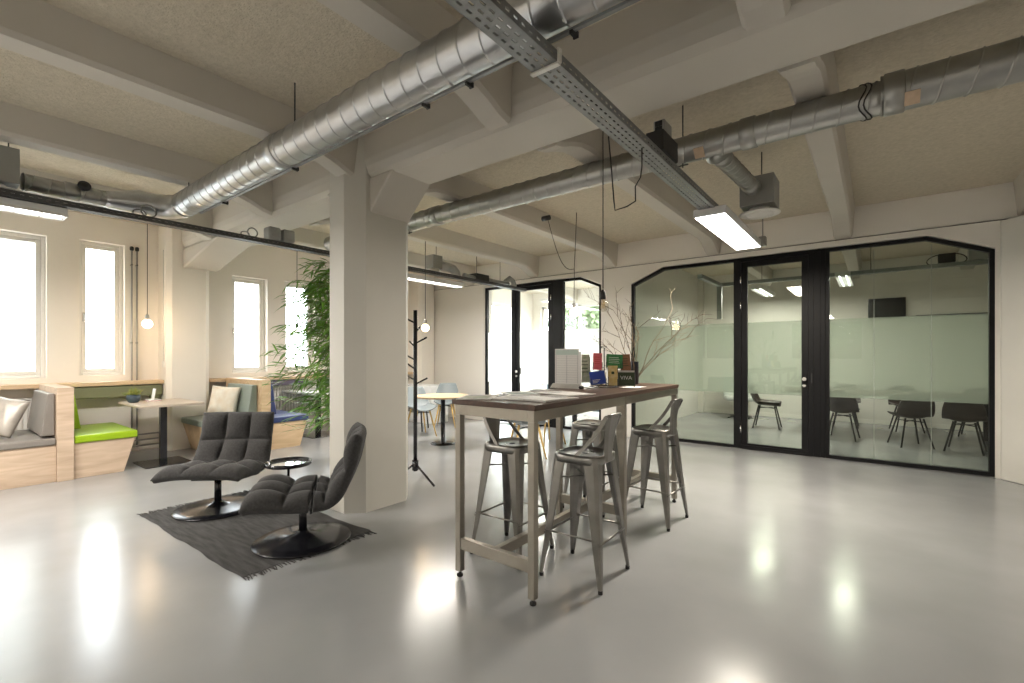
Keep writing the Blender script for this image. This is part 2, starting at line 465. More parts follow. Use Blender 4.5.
# ------------------------------------------------------------------ windows in wall_left
def win_left(i, y0, y1, z0, z1, fw=.085, deep=.13, handle=True, mull=()):
    x = XL - deep
    r = bpy.data.objects.new('window_%d' % i, None); COL.objects.link(r); r['kind'] = 'structure'
    r.location = (x, (y0+y1)/2, z0); r.matrix_basis = Matrix.Translation(r.location)
    bm = BM()
    def ring(a0, a1, b0, b1, w, xa, xb, bv=.006):
        box(bm, xa, a0, b0, xb, a0+w, b1, bv); box(bm, xa, a1-w, b0, xb, a1, b1, bv)
        box(bm, xa, a0+w, b0, xb, a1-w, b0+w, bv); box(bm, xa, a0+w, b1-w, xb, a1-w, b1, bv)
    ring(y0, y1, z0, z1, fw*.5, x-.05, x+.03)
    ring(y0+fw*.5, y1-fw*.5, z0+fw*.5, z1-fw*.5, fw*.55, x-.04, x+.012)
    for q in mull: box(bm, x-.04, q-.03, z0+.03, x+.02, q+.03, z1-.03, .004)
    obj('window_frame', bm, 'whiteframe', r, True)
    bm = BM(); box(bm, x-.02, y0+fw, z0+fw, x-.014, y1-fw, z1-fw); obj('pane', bm, 'wglass', r, True)
    if i == 1:
        bm = BM(); box(bm, x-.010, y0+.07, z0+.07, x-.008, y1-.07, z1-.07); obj('window_film', bm, 'frost2', r, True)
    if handle:
        bm = BM(); zc = (z0+z1)/2 - .1
        box(bm, x+.012, y0+fw*.62, zc-.03, x+.022, y0+fw*.62+.022, zc+.04, .003)
        box(bm, x+.022, y0+fw*.62+.003, zc-.09, x+.034, y0+fw*.62+.018, zc+.01, .003)
        obj('handle', bm, 'chrome', r, True)
for i, w in enumerate(WIN[:5]): win_left(i+1, *w, handle=(i in (1, 2)))
win_left(6, *WIN[5], fw=.07, handle=False, mull=(9.1, 10.2))
# rear windows
for i, (a, b) in enumerate(RW):
    r = bpy.data.objects.new('window_%d' % (7+i), None); COL.objects.link(r); r['kind'] = 'structure'
    bm = BM()
    y = YB - .15
    for xa in (a, (a+b)/2-.03, b-.06): box(bm, xa, y-.03, 1.2, xa+.06, y+.03, 2.6)
    box(bm, a, y-.03, 1.2, b, y+.03, 1.26); box(bm, a, y-.03, 2.54, b, y+.03, 2.6)
    obj('window_frame', bm, 'whiteframe', r)
    bm = BM(); box(bm, a+.05, y-.004, 1.25, b-.05, y, 2.55); obj('pane', bm, 'wglass', r)

# sill boards (wood shelf along the window wall)
bm = BM(); box(bm, XL, -1.5, .965, XL+.27, 2.25, 1.015, .004)
t = obj('window_sill_board', bm, 'oak'); tag(t, 'pale wooden sill board running under the two nearer left windows', 'shelf')
bm = BM(); box(bm, XL, 2.80, .955, XL+.27, 6.9, 1.005, .004)
t = obj('window_sill_board', bm, 'oak'); tag(t, 'pale wooden sill board behind the blue bench and bamboo', 'shelf')
# olive padded strip under sill
bm = BM(); box(bm, XL+.16, 1.12, .80, XL+.24, 2.24, .955, .012)
tag(obj('padded_wall_strip', bm, 'olive'), 'olive padded strip on the wall above the lime bench', 'wall padding')
bm = BM(); box(bm, XL+.16, 3.25, .85, XL+.24, 4.45, .945, .012)
tag(obj('padded_wall_strip', bm, mat('plum_vinyl', (.10, .085, .12), .5)), 'dark plum padded strip under the sill above the blue bench', 'wall padding')

# ------------------------------------------------------------------ glazed partitions
def frame_poly(bm, outer, w, y0, y1):
    """frame band of width w inside polygon outer (x,z), closed"""
    n = len(outer); inner = []
    cxp = sum(p[0] for p in outer)/n; czp = sum(p[1] for p in outer)/n
    for i in range(n):
        p0, p1, p2 = Vector(outer[i-1]), Vector(outer[i]), Vector(outer[(i+1) % n])
        def nrm(a, b):
            d = (b-a).normalized(); q = Vector((-d.y, d.x))
            if q.dot(Vector((cxp, czp)) - a) < 0: q = -q
            return q
        n1, n2 = nrm(p0, p1), nrm(p1, p2)
        k = (n1+n2); k = k / max(.2, k.dot(n1))
        inner.append(tuple(p1 + k*w))
    for i in range(n):
        j = (i+1) % n
        prism(bm, [outer[i], outer[j], inner[j], inner[i]], 'y', y0, y1)
    return inner

def fixed_pane(i, outer, w=.045, frost=(.82, 1.85), fm='frost', seams=()):
    r = bpy.data.objects.new('window_%d' % i, None); COL.objects.link(r); r['kind'] = 'structure'
    bm = BM(); inn = frame_poly(bm, outer, w, YG-.02, YG+.05); obj('window_frame', bm, 'blackframe', r)
    bm = BM(); prism(bm, inn, 'y', YG+.010, YG+.018); obj('pane', bm, 'glass' if fm == 'frost' else 'glassclear', r)
    x0 = min(p[0] for p in inn); x1 = max(p[0] for p in inn)
    zt = frost[1]
    bm = BM(); box(bm, x0, YG+.0185, frost[0], x1, YG+.0195, zt); obj('frosted_film', bm, fm, r)
    for s in seams:
        bm = BM(); box(bm, s-.0025, YG+.008, .05, s+.0025, YG+.020, 2.70); obj('glass_joint', bm, 'joint', r)
    return r

def glass_door(i, x0, x1, z1, hinge_left=True, fm='frost', fw=.075):
    r = bpy.data.objects.new('door_%d' % i, None); COL.objects.link(r); r['kind'] = 'structure'
    bm = BM()
    frame_poly(bm, [(x0, .012), (x1, .012), (x1, z1), (x0, z1)], .055, YG-.03, YG+.06); obj('door_frame', bm, 'blackframe', r)
    a, b, zz = x0+.06, x1-.06, z1-.06
    bm = BM(); inn = frame_poly(bm, [(a, .02), (b, .02), (b, zz), (a, zz)], fw, YG-.015, YG+.04); leaf = obj('door_leaf', bm, 'blackframe', r)
    bm = BM(); prism(bm, inn, 'y', YG+.010, YG+.018); obj('pane', bm, 'glass' if fm == 'frost' else 'glassclear', leaf)
    bm = BM(); box(bm, inn[0][0], YG+.0185, .82, inn[1][0], YG+.0195, 1.85); obj('frosted_film', bm, fm, leaf)
    xh = x0+.055 if hinge_left else x1-.055
    for z in (.25, 2.05, 2.42):
        bm = BM(); tube(bm, [(xh, YG-.045, z), (xh, YG-.045, z+.10)], .010, 10); obj('hinge', bm, 'chrome', r)
    xk = b-.04 if hinge_left else a+.04
    for z, rr in ((1.05, .030), (.96, .024)):
        bm = BM(); tube(bm, [(xk, YG-.02, z), (xk, YG-.05, z), (xk, YG-.06, z)], [.012, rr, rr*.8], 18); obj('door_knob' if z > 1 else 'lock', bm, 'chrome', r)
    bm = BM(); box(bm, xk+.075, YG-.05, 1.0, xk+.095, YG-.02, 1.13, .004); obj('strike_plate', bm, 'darkmetal', r)
    return r
B0 = .012
fixed_pane(9, [(O1[0], B0), (-1.60, B0), (-1.60, 2.79), (-2.70, 2.79), (O1[0], 2.56)])
glass_door(1, -1.60, -.655, 2.79)
bm = BM(); box(bm, -.655, YG-.03, B0, -.52, YG+.06, 2.79, .004); box(bm, -.60, YG-.04, B0, -.575, YG-.02, 2.79)
o = obj('trim_3', bm, 'blackframe'); o['kind'] = 'structure'
fixed_pane(10, [(-.52, B0), (O1[1], B0), (O1[1], 2.56), (.49, 2.79), (-.52, 2.79)], seams=(-.01, .53))
fixed_pane(11, [(O2[0], B0), (-5.75, B0), (-5.75, 2.79), (O2[0], 2.79)], fm='frost2')
glass_door(2, -5.75, -4.78, 2.79, hinge_left=False, fm='frost2')
bm = BM(); box(bm, -4.78, YG-.03, B0, -4.62, YG+.06, 2.79, .004); o = obj('trim_4', bm, 'blackframe'); o['kind'] = 'structure'
fixed_pane(12, [(-4.62, B0), (O2[1], B0), (O2[1], 2.61), (-4.215, 2.79), (-4.62, 2.79)], fm='frost2')

# ------------------------------------------------------------------ ducts
D1Y, D1Z, D1R = 1.65, 2.853, .112
t = thing('spiral_duct', 'bright galvanised spiral duct crossing the ceiling in front of the column', 'duct', (-1.5, D1Y, D1Z))
bm = BM(); seam_tube(bm, (-5.36, D1Y, D1Z), (1.6, D1Y, D1Z), D1R, collars=(1.95, 5.25)); obj('duct_pipe', bm, 'duct', t, True)
bm = BM()   # elbow and taper turning along the window wall
pts, rs = [], []
for k in range(9):
    a = PI/2 * k / 8
    pts.append((-5.36 - .20*math.sin(a), D1Y - .20*(1-math.cos(a)), D1Z - .02*k/8)); rs.append(D1R + (.004 if k % 2 == 0 else 0))
pts += [(-5.56, 1.38, 2.835), (-5.56, 1.34, 2.835), (-5.555, 1.12, 2.80), (-5.55, 1.08, 2.80)]
rs += [D1R, D1R+.005, .078, .072]
tube(bm, pts, rs, 32); obj('elbow', bm, 'duct', t, True)
bm = BM(); seam_tube(bm, (-5.55, 1.10, 2.80), (-5.50, .56, 2.79), .070, pitch=.11, n=24, collars=(.25,)); obj('branch_pipe', bm, 'ductold', t, True)
bm = BM(); lathe(bm, [(.045, 0), (.045, .02), (.02, .025), (.02, .03)], (0, 0, 0), 16)
bm.transform(Matrix.Translation((-5.47, .93, 2.85)) @ Matrix.Rotation(PI/2.6, 4, 'Y')); obj('damper_knob', bm, 'darkmetal', t, True)
bm = BM(); box(bm, -.02, -.045, -.001, .04, .045, .001)
bm.transform(Matrix.Translation((-.80, D1Y-.083, D1Z-.083)) @ Matrix.Rotation(-PI/4, 4, 'X')); obj('tape_patch', bm, 'tape', t, True)
for x in (-5.25, -3.21, -1.0):
    bm = BM(); tube(bm, [(x, D1Y, D1Z+D1R-.01), (x, D1Y, H)], .005, 6); obj('hanger_rod', bm, 'darkmetal', t, True)
t = thing('support_rail', 'thin steel rail with clips running under the bright spiral duct', 'rail', (-1.5, 1.76, 2.735))
bm = BM(); box(bm, -5.1, 1.692, 2.728, 1.6, 1.712, 2.741); obj('rail', bm, 'tray', t, True)
for x in (-4.55, -3.32, -1.92, -1.60, -1.0):
    bm = BM(); box(bm, x-.008, 1.685, 2.712, x+.008, 1.728, 2.728, .002); box(bm, x-.013, 1.722, 2.712, x+.013, 1.732, 2.738, .002); obj('clip', bm, 'darkmetal', t, True)

D2Y, D2Z, D2R = 3.62, 2.935, .098
t = thing('spiral_duct', 'dull grey spiral duct running above the bar table toward the right wall', 'duct', (-1.5, D2Y, D2Z))
bm = BM(); seam_tube(bm, (-6.05, D2Y, D2Z), (.03, D2Y, D2Z), D2R, collars=(2.18, 5.35)); seam_tube(bm, (.03, D2Y, D2Z+.008), (2.8, D2Y, D2Z+.008), .111, collars=(.06,)); obj('duct_pipe', bm, 'ductold', t, True)
bm = BM(); seam_tube(bm, (-.93, D2Y+.06, D2Z-.05), (-.86, 4.62, 2.865), .062, pitch=.09, n=24, collars=(.10, .86)); obj('branch_pipe', bm, 'ductold', t, True)
bm = BM(); tube(bm, [(-.935, D2Y+.0, D2Z-.0), (-.93, D2Y+.11, D2Z-.06)], .085, 24); obj('branch_saddle', bm, 'ductold', t, True)
for x, rr, dz in ((-1.02, D2R, 0), (.17, .114, .008)):
    bm = BM(); box(bm, -.035, -.035, -.002, .035, .045, .002)
    bm.transform(Matrix.Translation((x, D2Y-.707*(rr+.004), D2Z+dz-.707*(rr+.004))) @ Matrix.Rotation(-PI/4, 4, 'X')); obj('tape_patch', bm, 'tape', t, True)
for x in (-4.35, -1.16, .9):
    bm = BM(); tube(bm, [(x, D2Y, D2Z-.13), (x, D2Y, H)], .005, 6); obj('hanger_rod', bm, 'darkmetal', t, True); bm = BM(); tube(bm, [(x-.04, D2Y, D2Z-D2R-.015), (x+.04, D2Y, D2Z-D2R-.015)], .006, 6); obj('hanger_rod', bm, 'darkmetal', t, True)
bm = BM()
for x in (-.06, -.035): tube(bm, [(x + .02*math.sin(a*3), D2Y + (D2R+.006)*math.cos(a), D2Z + (D2R+.006)*math.sin(a)) for a in [k*PI/12 for k in range(25)]], .004, 5)
obj('strap', bm, 'cable', t, True)

def air_unit(loc, label, group=None, w=.28, h=.26, d=.30, drop=.06, r=.17):
    """loc: centre of the disc valve"""
    t = thing('air_diffuser', label, 'air diffuser', loc, 0, group)
    bm = BM(); box(bm, -w/2, -d/2, drop, w/2, d/2, drop+h, .006); obj('plenum_box', bm, 'unit', t)
    bm = BM(); lathe(bm, [(.085, .02), (.085, drop+.005)], n=28); obj('neck', bm, 'diffuser', t)
    bm = BM(); lathe(bm, [(.05, .004), (r*.62, .0), (r*.64, .012), (r*.70, .014), (r*.72, .0), (r, .006), (r*1.0, .014), (r*.8, .026), (.06, .03)], n=36); obj('disc_valve', bm, 'diffuser', t)
    bm = BM(); tube(bm, [(0, d/2-.05, drop+h), (0, d/2-.05, H-loc[2])], .005, 6); obj('hanger_rod', bm, 'darkmetal', t)
    return t
air_unit((-.84, 4.80, 2.665), 'grey box and round white air diffuser behind the LED fixture')
air_unit((-5.50, .38, 2.665), 'grey box and large round diffuser at the far left ceiling', r=.20, h=.28, w=.30)
air_unit((-5.56, 5.12, 2.69), 'small air diffuser box above the round table pendant', w=.19, h=.21, d=.20, r=.13)

# small duct run beyond the third diffuser
t = thing('duct_run', 'short duct with elbow and black silencer above the far tray', 'duct', (-5.6, 5.9, 2.8))
bm = BM(); tube(bm, [(-5.57, 5.23, 2.83), (-5.58, 5.45, 2.83), (-5.60, 5.58, 2.82), (-5.59, 5.65, 2.76), (-5.59, 5.67, 2.68)], [.075, .075, .077, .075, .074], 20); obj('elbow', bm, 'ductold', t, True)
bm = BM(); tube(bm, [(-5.45, 5.70, 2.72), (-5.5, 6.05, 2.71)], .04, 14); obj('duct_pipe', bm, 'ductold', t, True)
bm = BM(); box(bm, -5.62, 6.0, 2.66, -5.44, 6.34, 2.80, .01); obj('silencer', bm, 'darkmetal', t, True)
bm = BM(); tube(bm, [(-5.53, 6.32, 2.73), (-5.53, 6.6, 2.72), (-5.5, 6.95, 2.72)], [.045, .05, .045], 16); obj('duct_pipe', bm, 'ductold', t, True)
bm = BM(); tube(bm, [(-5.52, 6.9, 2.76), (-5.5, 7.0, 2.84), (-5.5, 7.1, 2.80), (-5.5, 7.15, 2.70)], .05, 16); obj('flexible_pipe', bm, 'unit', t, True)
for y in (6.1, 6.75): bm = BM(); tube(bm, [(-5.53, y, 2.77), (-5.53, y, H)], .005, 6); obj('hanger_rod', bm, 'darkmetal', t, True)

# ------------------------------------------------------------------ cable trays
def slot_tray(name, label, x, y0, y1, z, w=.115, hgt=.05, m='tray', rods=(), slots=True, m2='hole'):
    t = thing(name, label, 'cable tray', (x, (y0+y1)/2, z))
    bm = BM(); e = .0025
    if slots:                                     # perforated bottom: three staggered slot rows
        P = .05; sl = .026; sw = .010
        rows = [-.033, 0, .033]
        xs_ = [-w/2]
        for r in rows: xs_ += [r-sw/2, r+sw/2]
        xs_ += [w/2]
        for k in range(0, len(xs_)-1, 2): box(bm, x+xs_[k], y0, z, x+xs_[k+1], y1, z+e)
        for ri, r in enumerate(rows):
            n = int((y1-y0)/P)
            for k in range(n+1):
                ya = y0 + k*P + (P/2 if ri == 1 else 0)
                box(bm, x+r-sw/2, ya, z, x+r+sw/2, min(y1, ya+P-sl), z+e)
    else: box(bm, x-w/2, y0, z, x+w/2, y1, z+e)
    obj('tray_bottom', bm, m, t, True)
    for s in (-1, 1):
        bm = BM(); xx = x + s*w/2
        if slots:
            P = .05
            box(bm, xx-.0015, y0, z, xx+.0015, y1, z+.018); box(bm, xx-.0015, y0, z+.028, xx+.0015, y1, z+hgt)
            n = int((y1-y0)/P)
            for k in range(n+1):
                ya = y0 + k*P; box(bm, xx-.0015, ya, z+.018, xx+.0015, min(y1, ya+.026), z+.028)
        else: box(bm, xx-.0015, y0, z, xx+.0015, y1, z+hgt)
        obj('tray_side', bm, 'traydark' if not slots else m, t, True)
    for y in rods:
        bm = BM(); tube(bm, [(x-w/2-.012, y, z), (x-w/2-.012, y, H)], .005, 6); obj('hanger_rod', bm, 'darkmetal', t, True); bm = BM(); tube(bm, [(x-w/2-.03, y, z-.012), (x+w/2+.03, y, z-.012)], .008, 6); obj('hanger_rod', bm, 'darkmetal', t, True)
    bm = BM()
    for q, dx in enumerate((-.02, .015, .035)):
        tube(bm, [(x+dx+.006*math.sin(y*3+q), y, z+.012) for y in [y0 + k*(y1-y0)/30 for k in range(31)]], .006, 6)
    obj('cables', bm, 'cable', t, True)
    return t
TX = -1.125
slot_tray('cable_tray', 'perforated grey cable tray overhead carrying the LED fixture', TX, -1.2, 4.25, 2.612, w=.125)
TX2 = -5.37
slot_tray('cable_tray', 'long dark cable tray passing behind the column near the windows', TX2, -2.0, 7.3, 2.612, w=.10, m='traydark')
# cream joint clamp on the near tray
t = thing('tray_clamp', 'cream clamp bar across the underside of the perforated tray', 'clamp', (TX, 1.68, 2.6))
bm = BM(); box(bm, TX-.072, 1.668, 2.600, TX+.072, 1.692, 2.610, .002); obj('bar', bm, 'diffuser', t, True)
bm = BM(); box(bm, TX+.068, 1.668, 2.608, TX+.078, 1.692, 2.668, .002); obj('bracket', bm, 'diffuser', t, True)
t = thing('socket_box', 'dark power box standing on the perforated tray beside the dull duct', 'power box', (-1.10, 2.98, 2.665))
bm = BM(); box(bm, -1.165, 2.90, 2.668, -1.05, 3.18, 2.80, .006); obj('box_body', bm, 'darkmetal', t, True)
bm = BM(); box(bm, -1.15, 2.99, 2.80, -1.075, 3.13, 2.905, .006); obj('outlet', bm, 'unit', t, True)
bm = BM(); box(bm, -1.135, 2.982, 2.825, -1.09, 2.992, 2.86); box(bm, -1.135, 2.982, 2.865, -1.09, 2.992, 2.895); obj('outlet_face', bm, 'hole', t, True)
# wire loop under the tray
bm = BM()
pts = [(-1.19, 2.42, 2.61), (-1.21, 2.50, 2.45), (-1.20, 2.51, 2.27), (-1.195, 2.515, 2.215), (-1.15, 2.58, 2.245), (-1.115, 2.62, 2.28), (-1.12, 2.63, 2.37), (-1.10, 2.66, 2.43), (-1.10, 2.68, 2.50), (-1.10, 2.68, 2.61)]
tube(bm, pts, .004, 6); tag(obj('loose_cable', bm, 'cable'), 'loose black cable loop dangling below the perforated tray', 'cable')

# boxes and hooks on the far tray
for k, y in enumerate((2.50, 2.66)):
    t = thing('junction_box', 'grey junction box on the dark tray, %s' % ('nearer the ring of cable' if k == 0 else 'nearer the column'), 'junction box', (TX2, y, 2.665))
    bm = BM(); box(bm, -.075, -.068, 0, .075, .068, .145, .02); obj('box_body', bm, 'unit', t)
    bm = BM(); box(bm, .073, -.05, .03, .083, .05, .12, .006); obj('cover', bm, 'unit', t)
for (y, s, lb) in ((1.36, .035, 'looped grey cable on the dark tray beneath the duct elbow'), (2.28, .03, 'small tangled cable on the dark tray beside the junction boxes')):
    bm = BM()
    tube(bm, [(TX2+.02, y + 1.7*s*math.cos(a), 2.66 + s*1.6 + s*1.6*math.sin(a)) for a in [-PI/2 + k*PI/10 for k in range(20)]], .007, 6)
    tube(bm, [(TX2-.02, y-.06 - 1.4*s*math.cos(a), 2.655 + s + s*math.sin(a)) for a in [-PI/2 + k*PI/10 for k in range(20)]], .006, 6)
    tag(obj('cable_loop', bm, 'unit'), lb, 'cable')

# ------------------------------------------------------------------ light fixtures
def area(loc, sx, sy, power, col, rot=(0, 0, 0), name='lamp_light'):
    l = bpy.data.lights.new(name, 'AREA'); l.shape = 'RECTANGLE'; l.size = sx; l.size_y = sy; l.energy = power; l.color = col
    o = bpy.data.objects.new(name, l); COL.objects.link(o); o.location = loc; o.rotation_euler = rot
    return o
t = thing('led_fixture', 'bright flat white LED fixture hanging from the perforated tray', 'ceiling light', (-1.10, 4.90, 2.55))
bm = BM(); box(bm, -1.235, 4.13, 2.552, -.972, 5.67, 2.620, .006); obj('housing', bm, 'ledhouse', t, True)
bm = BM(); box(bm, -1.222, 4.142, 2.548, -.985, 5.658, 2.552); obj('light_panel', bm, 'led', t, True)
bm = BM(); box(bm, -1.0, 5.64, 2.56, -.93, 5.72, 2.66, .006); tube(bm, [(-.965, 5.69, 2.66), (-.965, 5.69, H)], .006, 6); obj('mount_bracket', bm, 'unit', t, True)
area((-1.10, 4.90, 2.545), .235, 1.5, 68, (1, .90, .76))
def tube_fixture(loc, L, label, power, group=None):
    t = thing('tube_fixture', label, 'ceiling light', loc, 0, group)
    bm = BM(); box(bm, -.10, -L/2, .012, .10, L/2, .06, .004); obj('housing', bm, 'ledhouse', t)
    bm = BM()
    for s in (-1, 1): prism(bm, [(s*.10, .012), (s*.10, -.010), (s*.094, -.010), (s*.094, .012)], 'y', -L/2, L/2)
    n = int(L/.14)
    for k in range(n+1):
        y = -L/2 + k*L/n
        prism(bm, [(-.095, .012), (.095, .012), (.095, -.008), (-.095, -.008)], 'y', y-.004, y+.004)
    obj('louvre', bm, 'diffuser', t)
    for s in (-.045, .045):
        bm = BM(); tube(bm, [(s, -L/2+.02, .002), (s, L/2-.02, .002)], .008, 10); obj('tube', bm, 'tube', t)
    area((loc[0], loc[1], loc[2]-.012), .17, L-.05, power, (1, .935, .85))
tube_fixture((-5.46, .20, 2.545), 1.22, 'white louvred tube light near the largest left window', 48)
tube_fixture((-5.62, 4.93, 2.545), 1.72, 'white tube light glowing beyond the column above the coat stand', 52)
tube_fixture((-1.10, -2.2, 2.545), 1.5, 'unseen white tube light added behind the viewpoint as fill', 50)  # out-of-view fixture added for ambient light from behind
tube_fixture((2.2, 1.5, 2.70), 1.5, 'faint unseen tube light added right of the viewpoint as fill', 6)  # added fill fixture out of view, kept very dim
tube_fixture((-.4, 9.6, 2.62), 1.4, 'tube light inside the right meeting room', 24)
tube_fixture((-1.75, 10.4, 2.62), 1.4, 'tube light inside the meeting room toward its left wall', 34)
tube_fixture((-6.0, 9.6, 2.62), 1.4, 'tube light added inside the left glass room to brighten it', 170)  # added so the frosted film of this room looks bright
tube_fixture((-5.45, -1.75, 2.545), 1.5, 'unseen tube light added on the dark tray to brighten the window wall', 92)  # added out of frame to lift the left wall and benches

# ------------------------------------------------------------------ pendants
def pendant(loc, ztop, label, lit=True, r=.055, group=None, pts=None, warm=9):
    """loc: bulb centre"""
    t = thing('pendant_lamp', label, 'lamp', loc, 0, group)
    bm = BM(); tube(bm, pts or [(0, 0, .13), (0, 0, ztop-loc[2])], .0045, 6); obj('cord', bm, 'cable', t)
    bm = BM(); lathe(bm, [(.02, r*.9), (.024, r*.9+.005), (.024, r*.9+.055), (.012, r*.9+.075), (.006, r*.9+.08)], n=18); obj('lamp_holder', bm, 'darkmetal' if not lit else 'pipe', t)
    if lit:
        bm = BM(); prof = [(0, -r)] + [(r*math.cos(a), r*math.sin(a)) for a in [-PI/2 + k*PI/14 for k in range(1, 12)]] + [(.02, r*.98)]
        lathe(bm, prof, n=24); obj('bulb', bm, 'bulb', t)
        l = bpy.data.lights.new('bulb_light', 'POINT'); l.energy = warm; l.color = (1, .70, .40); l.shadow_soft_size = r + .004
        o = bpy.data.objects.new('bulb_light', l); COL.objects.link(o); o.location = loc
    else:
        bm = BM(); lathe(bm, [(.001, -r*1.25), (r*.35, -r*1.2), (r*.75, -r*.85), (r*.95, -r*.3), (r*.92, .1*r), (r*.62, r*.65), (.018, r*.98)], n=24); g = obj('bulb', bm, 'bulbglass', t)
        bm = BM()
        for k in range(6):
            a = k*PI/3; tube(bm, [(.012*math.cos(a), .012*math.sin(a), r*.5), (.020*math.cos(a+.3), .020*math.sin(a+.3), -r*.7)], .0012, 5)
        tube(bm, [(0, 0, r*.9), (0, 0, -r*.6)], .003, 6)
        obj('filament', bm, 'filament', g)
    return t
def tp(u, w):  # world xy on the ray of image column u at depth w
    a = (u-512)/467.
    return ((-math.sin(TH) + a*math.cos(TH))*w, (math.cos(TH) + a*math.sin(TH))*w)
p = tp(147.3, 6.35); pendant((p[0], p[1], 1.80), H, 'glowing pendant bulb over the window table by the lime bench', r=.06, warm=26)
p = tp(425.3, 6.85); pendant((p[0], p[1], 1.775), H, 'glowing pendant bulb above the round table behind the coat stand', r=.055, warm=22)
p = tp(574, 6.25); pendant((p[0], p[1], 1.945), H, 'glowing pendant bulb with swagged cord in front of the double glass doors', r=.06,
        pts=[(0, 0, .13), (.005, 0, .60), (.02, .01, 1.0), (.03, .015, H-1.945)], warm=7)
PX3 = p
t = thing('swag_cord', 'slack black cord from a ceiling rose to the swagged pendant', 'cable', (p[0], p[1], 2.5))
q = tp(547.5, 5.6)
bm = BM(); a = Vector((q[0], q[1], 3.02)); b = Vector((p[0]+.005, p[1], 2.53)); tube(bm, [a.lerp(b, k/10) - Vector((0, 0, .22*math.sin(PI*k/10))) for k in range(11)], .004, 6); obj('cord', bm, 'cable', t, True)
bm = BM(); tube(bm, [(q[0]-.07, q[1], 3.02), (q[0]+.03, q[1], 3.02)], .03, 12); obj('ceiling_rose', bm, 'darkmetal', t, True)
p = tp(603, 3.8); pendant((p[0], p[1], 1.785), 2.90, 'unlit clear glass pendant bulb hanging over the bar table', lit=False, r=.048, pts=[(0, 0, .13), (0, 0, H-1.785)])
p = tp(297, 7.6); pendant((p[0], p[1], 1.78), H, 'unlit pendant bulb near the windows behind the bamboo leaves', r=.05, lit=False)

# ------------------------------------------------------------------ bar table
t = thing('bar_table', 'long high bar table with dark walnut top and brushed steel frame', 'table', (-1.79, 3.25, 0))
X0, X1, Y0_, Y1_ = -2.083, -1.450, 2.068, 4.41
bm = BM(); box(bm, X0, Y0_, 1.068, X1, Y1_, 1.10, .003); obj('tabletop', bm, 'walnut', t, True)
L = .042
ap = 1.068
def steelbox(n, *c):
    bm = BM(); box(bm, *c, .0025); return obj(n, bm, 'steel', t, True)
lx0, lx1 = -2.060, -1.504
for lx in (lx0, lx1):
    for ly in (2.075, 3.235, 4.36):
        lg = steelbox('leg', lx, ly, .035, lx+L, ly+L, 1.005)
        bm = BM(); lathe(bm, [(.017, 0), (.019, .004), (.019, .014), (.008, .018), (.008, .036)], (lx+L/2, ly+L/2, 0), 14); obj('foot', bm, 'rubber', lg, True)
for lx in (lx0, lx1):
    steelbox('apron', lx, 2.075, 1.005, lx+L, 3.255, ap); steelbox('apron', lx, 3.262, 1.005, lx+L, 4.42, ap)
for ly in (2.075, 3.235, 4.36):
    steelbox('apron', lx0+L, ly, 1.005, lx1, ly+L, ap)
    steelbox('stretcher', lx0+L, ly+.003, .175, lx1, ly+.039, .245)
xm = (lx0+lx1+L)/2
steelbox('stretcher', xm-.02, 2.116, .18, xm+.02, 3.24, .24); steelbox('stretcher', xm-.02, 3.275, .18, xm+.02, 4.362, .24)

